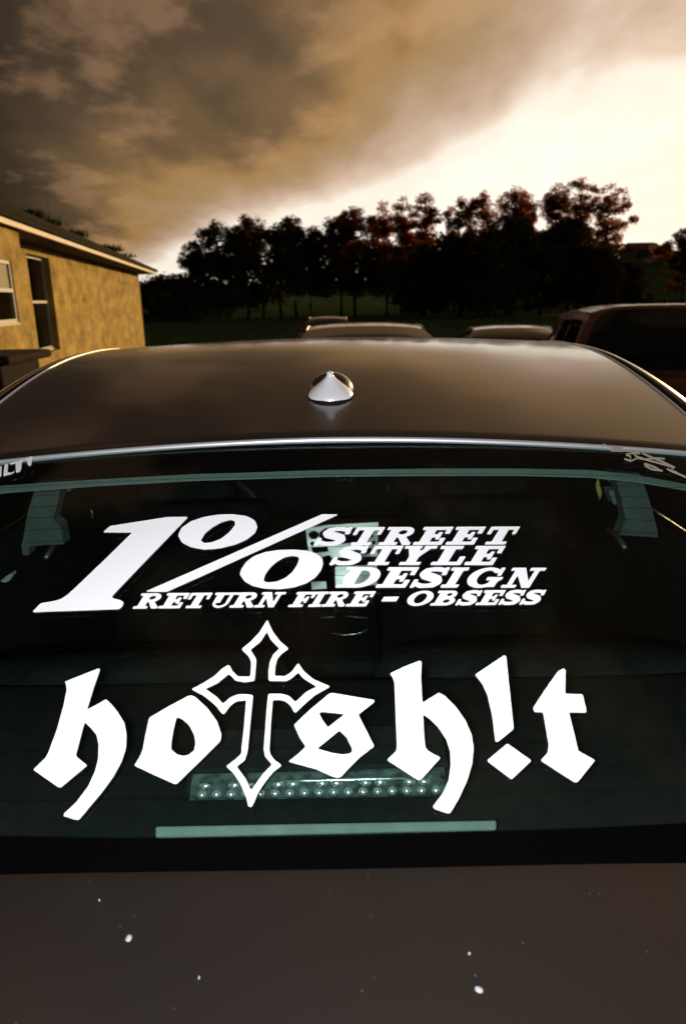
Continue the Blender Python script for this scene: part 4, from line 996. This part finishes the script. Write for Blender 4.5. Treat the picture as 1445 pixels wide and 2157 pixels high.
# courses of shingles on the near slope
mb = MB(); nrow = 26
for i in range(nrow):
    q = i / nrow * RL; zq = zr + SL * q
    s_hi = EN - q; L0 = -26
    th = .022
    a, b = hp(L0, OV + .05 - q, zq + .004), hp(s_hi, OV + .05 - q, zq + .004)
    up_ = Vector((0, 0, th))
    q2 = q + RL / nrow * 1.02; c_, d2 = hp(EN - q2, OV + .05 - q2, zr + SL * q2 + .004), hp(L0, OV + .05 - q2, zr + SL * q2 + .004)
    mb.quad(a + up_, b + up_, c_, d2); mb.quad(a, b, b + up_, a + up_)
o = mb.build('shingles', M['shingle'], rf); o['kind'] = 'stuff'
# plants growing along the roof edge
def blades(n_, spread, hgt, rnd, curl=.5, wd=.02):
    w = MB()
    for i in range(n_):
        a_ = rnd.uniform(0, 6.28); b0 = Vector((rnd.gauss(0, spread), rnd.gauss(0, spread), 0)); hh = hgt * rnd.uniform(.45, 1.0); le = rnd.uniform(.15, curl) * hh
        d = Vector((math.cos(a_), math.sin(a_), 0)); s_ = Vector((-d.y, d.x, 0)); pts = []
        for k_ in range(5):
            t = k_ / 4; pts.append((b0 + d * le * t * t + Vector((0, 0, hh * (t - .25 * t * t * curl))), wd * (1 - t * .95)))
        for (p, a1), (q, a2) in zip(pts[:-1], pts[1:]): w.quad(p - s_ * a1, p + s_ * a1, q + s_ * a2, q - s_ * a2)
    return w
def hip(u, v_guess):     # point on the hip line seen at photo column u
    best = None
    for i in range(400):
        q = RL * i / 399; p = Vector((COR.x, COR.y, ZG)) + hp(EN + .04 - q, OV + .05 - q, zr + SL * q + .02); d = p - CAM; uu = 722.5 + FPX * d.dot(RT) / d.dot(FW)
        if best is None or abs(uu - u) < best[0]: best = (abs(uu - u), p)
    return best[1]
pr = random.Random(5)
for (u, n_, hgt, lab) in ((70, 70, .42, 'spiky weed clump on the roof nearest the left edge'), (108, 60, .36, 'bushy green weed on the roof beside the thin aerial'), (160, 60, .36, 'weed clump on the roof halfway down the hip'), (232, 70, .38, 'grassy weed on the lower roof hip'), (262, 30, .26, 'last small weed near the roof corner')):
    w = blades(n_ * 2, .15, hgt * .8, pr, .9, .030); o = empty('weed', hip(u, 0) + Vector((0, 0, -.07))); w.build('foliage', M['leaf_weed'], o); w = MB(); w.tube([(0, 0, -.05), (0, .01, hgt * .5)], [.012, .004], 5); w.build('stem', M['leaf_weed'], o); tag(o, lab, 'weed', 'weeds growing on the house roof')
pa = hip(107, 0); w = MB(); w.tube([(0, 0, -.1), (0, 0, .5), (-.02, 0, .8)], [.010, .008, .005], 5); o = w.build('aerial', M['fence_wood']); o.location = pa; tag(o, 'thin rod aerial sticking up from the shingle roof', 'aerial')

# ------------------------------------------------------------------ trees
def leaf_cloud(w, c, r, n_, rnd, size=(.16, .34), flat=.8):
    for i in range(n_):
        d = Vector((rnd.gauss(0, 1), rnd.gauss(0, 1), rnd.gauss(0, 1))).normalized() * (rnd.random() ** .45) * r
        d.z *= flat; p = c + d; s = rnd.uniform(*size); a = Vector((rnd.gauss(0, 1), rnd.gauss(0, 1), rnd.gauss(0, 1))).normalized(); b = a.cross(Vector((rnd.gauss(0, 1), rnd.gauss(0, 1), rnd.gauss(0, 1)))).normalized()
        w.quad(p - a * s * .5, p + b * s * .32, p + a * s * .5, p - b * s * .32)
def tall_tree(rnd, H_, CW, dense, crown_from=.5):
    """returns (trunk MB, crown MB); local coords, base at origin"""
    tr = MB(); cr = MB()
    top = H_ * .93; lean = Vector((rnd.uniform(-.5, .5), rnd.uniform(-.3, .3), 0)); pts = []
    for i in range(8):
        t = i / 7; pts.append(Vector((0, 0, top * t)) + lean * t * t + Vector((rnd.uniform(-.1, .1), rnd.uniform(-.1, .1), 0)) * (1 if 0 < i < 7 else 0))
    tr.tube(pts, [.20 * (1 - .85 * i / 7) * H_ / 12 for i in range(8)], 6)
    nb = int((40 if dense else 50) * max(1, CW / 4.4))
    zc, zr_ = H_ * (crown_from + (1 - crown_from) * .5), H_ * (1 - crown_from) * .5
    for i in range(nb):
        d = Vector((rnd.gauss(0, 1), rnd.gauss(0, 1), rnd.gauss(.25, 1))).normalized() * rnd.random() ** .38
        tip = Vector((lean.x + d.x * (CW / 2 - .45), lean.y + d.y * (CW / 2 - .45), zc + d.z * (zr_ - .45)))
        if d.z < 0: tip.x = lean.x + (tip.x - lean.x) * (1 + .35 * d.z)
        tb = max(.25, min(.97, (tip.z - .35 * math.hypot(tip.x - lean.x, tip.y - lean.y)) / top)); f_ = tb * 7; k_ = min(6, int(f_)); base = pts[k_].lerp(pts[k_ + 1], f_ - k_)
        midp = base.lerp(tip, .5) + Vector((rnd.uniform(-.15, .15), rnd.uniform(-.15, .15), -.06 * (tip - base).length))
        tr.tube([base, midp, tip], [.07, .04, .014], 4)
        leaf_cloud(cr, tip, rnd.uniform(.45, .80) * (1.12 if dense else .95), int((190 if dense else 115) * rnd.uniform(.6, 1.2)), rnd, (.13, .29), .75)
    leaf_cloud(cr, Vector((lean.x, lean.y, H_ - .55)), .7, 90 if dense else 60, rnd)
    return tr, cr
def ground_hit(u, Y): 
    x = (u - 722.5) / FPX * (Y * .958 + .4); return x
def place_tree(u, vtop, wpx, Y, dense, lab, mname, seed, cf=.5, grp='tall trees along the far edge of the field'):
    T = aty(u, vtop, Y); b = gz(T.x, Y); H_ = T.z - b; CW = wpx * 1.18 / FPX * Y
    rnd = random.Random(seed); tr, cr = tall_tree(rnd, H_, CW, dense, cf)
    t = empty('tree', (T.x, Y, b), 0); tag(t, lab, 'tree', grp)
    tr.build('trunk', M['bark'], t, True); cr.build('crown', M[mname], t)
    return t
TT = [(452, 461, 112, 80, True, 'leaf_green', 'dense dark tree at the left end of the tree line, beyond the house corner', .38),
      (412, 508, 66, 81, False, 'leaf_green', 'lower thin tree leaning out past the left end of the tree line', .45),
      (512, 450, 62, 79, False, 'leaf_mid', 'slim pointed tree, second of the tall ones from the house', .5),
      (546, 452, 60, 82, False, 'leaf_mid', 'thin see-through tree, third of the tall ones from the house', .5),
      (585, 468, 60, 80, True, 'leaf_green', 'shorter dense tree left of the middle dip in the tree line', .5),
      (618, 451, 66, 78, False, 'leaf_mid', 'peaked tree just left of the middle dip in the tree line', .52),
      (650, 474, 60, 80, True, 'leaf_mid', 'low round tree bordering the middle dip in the tree line on its left', .5),
      (745, 433, 104, 79, True, 'leaf_open', 'broad round dark tree bordering the middle dip on its right', .5),
      (715, 455, 60, 82, False, 'leaf_green', 'small thin tree tucked against the broad round one', .48),
      (815, 420, 60, 84, False, 'leaf_open', 'open lacy tree right of the broad round one, sky through its crown', .42),
      (848, 412, 66, 83, False, 'leaf_open', 'second open lacy tree right of the broad round one', .42),
      (900, 404, 60, 82, False, 'leaf_open', 'tall narrow tree with a deep notch of sky to its right', .45),
      (962, 411, 70, 84, False, 'leaf_open', 'rounded tree just right of the deep notch of sky', .5),
      (1018, 398, 72, 84, False, 'leaf_open', 'open tree above the left part of the oak thicket', .5),
      (1078, 388, 84, 83, False, 'leaf_open', 'tree with a red backlit top above the highest hump of the oak thicket', .5),
      (1122, 402, 50, 85, False, 'leaf_open', 'thin small tree left of the lollipop shaped one', .5),
      (1165, 384, 60, 84, False, 'leaf_open', 'lollipop shaped tree with a round backlit red crown, sky on both sides', .55),
      (1235, 370, 104, 84, False, 'leaf_open', 'tallest spreading tree near the right end, left half of the big crown', .42),
      (1284, 384, 96, 83, False, 'leaf_open', 'outermost spreading tree drooping down to the right end of the tree line', .36)]
for i, (u, v, wpx, Y, de, mn, lab, cf) in enumerate(TT): place_tree(u, v, wpx, Y, de, lab, mn, 40 + i, cf)
place_tree(1452, 478, 92, 92, True, 'dark round tree at the right edge beside the far houses', 'leaf_mid', 91, .1, 'trees by the far houses')
place_tree(1398, 512, 40, 150, True, 'small tree just right of the red roofed far house', 'leaf_open', 92, .1, 'trees by the far houses')
# broad oaks in front of the tall trees on the right
def oak(u, vtop, wpx, vbot, Y, lab, seed):
    T = aty(u, vtop, Y); b = gz(T.x, Y); H_ = T.z - b; Wd = wpx / FPX * Y; rnd = random.Random(seed)
    t = empty('oak_tree', (T.x, Y, b)); tag(t, lab, 'tree', 'broad dark oaks in front of the tall trees')
    tr = MB(); cr = MB()
    tr.tube([(0, 0, 0), (.1, 0, H_ * .3), (-.1, .1, H_ * .62)], [.3, .22, .1], 7)
    for i in range(6):
        a = i * 1.05 + rnd.random(); tr.tube([(0, 0, H_ * (.2 + .06 * i)), (math.cos(a) * Wd * .18, math.sin(a) * Wd * .18, H_ * (.4 + .05 * i)), (math.cos(a) * Wd * .34, math.sin(a) * Wd * .34, H_ * (.5 + .06 * i))], [.12, .08, .03], 5)
    n_ = int(80 * Wd / 7)
    for i in range(n_):
        zz = rnd.random() ** .8; pf = math.sqrt(max(.05, 1 - (abs(zz - .35) / .68) ** 1.8)); a = rnd.uniform(0, 6.28); rr_ = Wd / 2 * pf * rnd.random() ** .4 * .92
        cen = Vector((math.cos(a) * rr_, math.sin(a) * rr_ * .8, H_ * .10 + (H_ * .90 - .7) * zz)); leaf_cloud(cr, cen, rnd.uniform(.7, 1.15), int(130 * rnd.uniform(.8, 1.2)), rnd, (.2, .42))
    tr.build('trunk', M['bark'], t, True); cr.build('crown', M['leaf_green'], t)
OK_ = [(890, 512, 120, 650, 74, 'low oak at the left foot of the thicket, under the notch of sky'), (975, 486, 140, 650, 73, 'rounded oak in the left half of the thicket'), (1085, 456, 120, 650, 72, 'highest oak hump in the middle of the thicket'), (1035, 478, 120, 650, 70, 'oak filling the front of the thicket left of its highest hump'),
       (1150, 482, 130, 650, 73, 'oak right of the highest hump, below the lollipop tree'), (1210, 454, 110, 650, 74, 'pointed oak under the tallest spreading tree'), (1262, 498, 100, 650, 72, 'oak at the right end of the thicket'), (1318, 545, 90, 640, 80, 'small sloping oak trailing off toward the far houses')]
for i, a in enumerate(OK_): oak(*a[:5], a[5], 200 + i)
# the dark tangle behind the trunks, and the shrubs at the field edge
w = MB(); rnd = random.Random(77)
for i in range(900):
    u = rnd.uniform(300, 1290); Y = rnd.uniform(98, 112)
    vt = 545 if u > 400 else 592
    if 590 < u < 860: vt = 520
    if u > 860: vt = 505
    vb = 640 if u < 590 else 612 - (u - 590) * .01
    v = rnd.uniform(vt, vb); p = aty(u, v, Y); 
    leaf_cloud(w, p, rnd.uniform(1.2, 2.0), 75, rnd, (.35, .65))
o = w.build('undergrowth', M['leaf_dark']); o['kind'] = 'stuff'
def bush(u, vtop, wpx, Y, lab, seed):
    T = aty(u, vtop, Y); b = gz(T.x, Y); H_ = T.z - b; Wd = wpx / FPX * Y; rnd = random.Random(seed)
    t = empty('bush', (T.x, Y, b)); tag(t, lab, 'bush', 'bushes at the foot of the tree line')
    tr = MB(); cr = MB()
    for i in range(4): a = i * 1.6; tr.tube([(0, 0, 0), (math.cos(a) * Wd * .2, math.sin(a) * Wd * .2, H_ * .6)], [.07, .02], 5)
    for i in range(int(16 * max(1, Wd / 4))):
        a = rnd.uniform(0, 6.28); q = rnd.random(); zz = rnd.random(); rr_ = Wd / 2 * math.sqrt(max(.05, 1 - zz * zz)) * q ** .5 * .9
        leaf_cloud(cr, Vector((math.cos(a) * rr_, math.sin(a) * rr_, .3 + (H_ - .8) * zz)), rnd.uniform(.5, .9), 110, rnd, (.16, .34))
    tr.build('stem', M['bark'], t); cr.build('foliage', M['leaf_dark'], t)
for i, a in enumerate([(318, 582, 110, 82, 'dark bush closest to the house corner'), (365, 577, 90, 80, 'round topped dark bush just right of the house corner'), (420, 600, 90, 78, 'dark bush under the left end tree'), (335, 612, 110, 74, 'low dark bush in front near the house corner'), (395, 622, 80, 74, 'low dark bush in front under the left end tree'),
                       (480, 600, 90, 88, 'dark bush behind the slim pointed tree'), (1345, 600, 60, 84, 'scrubby bush on the slope below the far houses'), (1290, 628, 80, 76, 'low bush at the right foot of the thicket')]): bush(*a, 300 + i)

# ------------------------------------------------------------------ far houses, fence, lamp on the right
def far_house(u0, u1, vridge, veave, vbase, Y, roof_m, lab, gable=None, wins=()):
    a = aty(u0, veave, Y); b = aty(u1, veave, Y); zr_ = aty((u0 + u1) / 2, vridge, Y).z; zb = min(aty(u0, vbase, Y).z, gz(a.x, Y) - .3)
    h_ = empty('far_house', (a.x, Y, zb)); tag(h_, lab, 'house', 'far houses on the hill')
    Wd = b.x - a.x; ze = (a.z + b.z) / 2 - zb; zr_ -= zb; Dp = 8
    w = MB(); w.box((Wd / 2, Dp / 2, ze / 2), (Wd, Dp, ze)); w.build('wall', M['far_wall'], h_)
    w = MB(); o_ = .5
    if gable == 'front':
        w.v += [Vector(p) for p in ((-o_, -o_, ze), (Wd / 2, -o_, zr_), (Wd + o_, -o_, ze), (-o_, Dp + o_, ze), (Wd / 2, Dp + o_, zr_), (Wd + o_, Dp + o_, ze))]; w.f += [(0, 1, 4, 3), (1, 2, 5, 4), (0, 2, 1), (3, 4, 5), (0, 3, 5, 2)]
    else:
        ins = min(Wd * .2, 3)
        w.v += [Vector(p) for p in ((-o_, -o_, ze), (Wd + o_, -o_, ze), (Wd + o_, Dp + o_, ze), (-o_, Dp + o_, ze), (ins * (0 if gable else 1), Dp / 2, zr_), (Wd - ins * (0 if gable else 1), Dp / 2, zr_))]; w.f += [(0, 1, 5, 4), (1, 2, 5), (2, 3, 4, 5), (3, 0, 4), (0, 3, 2, 1)]
    w.build('roof', roof_m, h_)
    for (x_, z_, ww, hh) in wins:
        w = MB(); w.box((Wd * x_, -.03, ze * z_), (ww, .08, hh)); f = w.build('window', M['frame'], h_)
        w = MB(); w.box((Wd * x_, -.08, ze * z_), (ww - .2, .03, hh - .2)); w.build('pane', M['gloss_black'], f)
    return h_, Wd, ze, zr_
hh_, Wd, ze, zr_ = far_house(1334, 1392, 508, 525, 548, 165, M['far_roof_red'], 'far house on the hill with red roof and white gabled dormer', True, ((.2, .5, 1.2, 1.3),))
# gabled bay with white trim
w = MB(); x0, x1 = Wd * .48, Wd * .98; zb_ = ze * .35; zg = ze * .95
w.box(((x0 + x1) / 2, -.6, (zb_ + zg) / 2), (x1 - x0, 1.2, zg - zb_)); bay = w.build('gable_bay', M['far_wall'], hh_)
w = MB(); w.v += [Vector(p) for p in ((x0 - .2, -1.25, zg), (x1 + .2, -1.25, zg), ((x0 + x1) / 2, -1.25, zg + 1.3), (x0 - .2, 1.5, zg), (x1 + .2, 1.5, zg), ((x0 + x1) / 2, 1.5, zg + 1.3))]; w.f += [(0, 1, 2), (1, 4, 5, 2), (0, 2, 5, 3), (0, 3, 4, 1)]; w.build('gable', M['frame'], bay)
for q in (.2, .5, .8):
    w = MB(); w.box((x0 + (x1 - x0) * q, -1.23, (zb_ + zg) / 2 + .1), (.75, .06, (zg - zb_) * .75)); w.build('pane', M['gloss_black'], bay)
w = MB(); w.box(((x0 + x1) / 2, -1.25, zb_), (x1 - x0 + .3, .1, .2)); w.build('trim', M['frame'], bay)
far_house(1297, 1342, 556, 569, 585, 140, M['far_roof'], 'far low house with pale hipped roof below the red roofed one', None)
far_house(1372, 1404, 541, 554, 572, 150, M['far_roof'], 'far house with small pale gable right below the red roofed one', 'front')
# fence on the slope
fa, fb = (1312, 652, 82), (1470, 596, 62)
fence = empty('wooden_fence', (0, 0, 0)); tag(fence, 'dark wooden rail fence climbing the slope below the far houses', 'fence')
prev = None
for i in range(13):
    t = i / 12; Y = fa[2] + (fb[2] - fa[2]) * t; x = ground_hit(fa[0] + (fb[0] - fa[0]) * t, Y); z = gz(x, Y)
    w = MB(); w.box((x, Y, z + .65), (.13, .13, 1.35)); w.build('post', M['fence_wood'], fence)
    if prev:
        for q in (.35, .75, 1.15):
            w = MB(); w.tube([prev + Vector((0, -.08, q)), Vector((x, Y - .08, z + q))], .055, 4); w.build('rail', M['fence_wood'], fence)
    prev = Vector((x, Y, z))
# small lit lamp among the trees
lp = aty(484, 645, 90); lm = empty('lamp_post', (lp.x, 90, gz(lp.x, 90))); tag(lm, 'small lit orange lamp among the trunks at the left of the tree line', 'lamp')
hz_ = max(lp.z - gz(lp.x, 90), .6)
w = MB(); w.tube([(0, 0, 0), (0, 0, hz_ - .1)], .05, 6); w.build('pole', M['fence_wood'], lm)
em = bpy.data.materials.new('lamp_glow'); em.use_nodes = True; b_ = em.node_tree.nodes['Principled BSDF']; b_.inputs['Emission Color'].default_value = (1, .55, .15, 1); b_.inputs['Emission Strength'].default_value = 3
w = MB(); w.lathe([(.0001, -.14), (.11, -.08), (.14, 0), (.11, .08), (.0001, .14)], 10, (0, 0, hz_)); w.build('globe', em, lm, True)
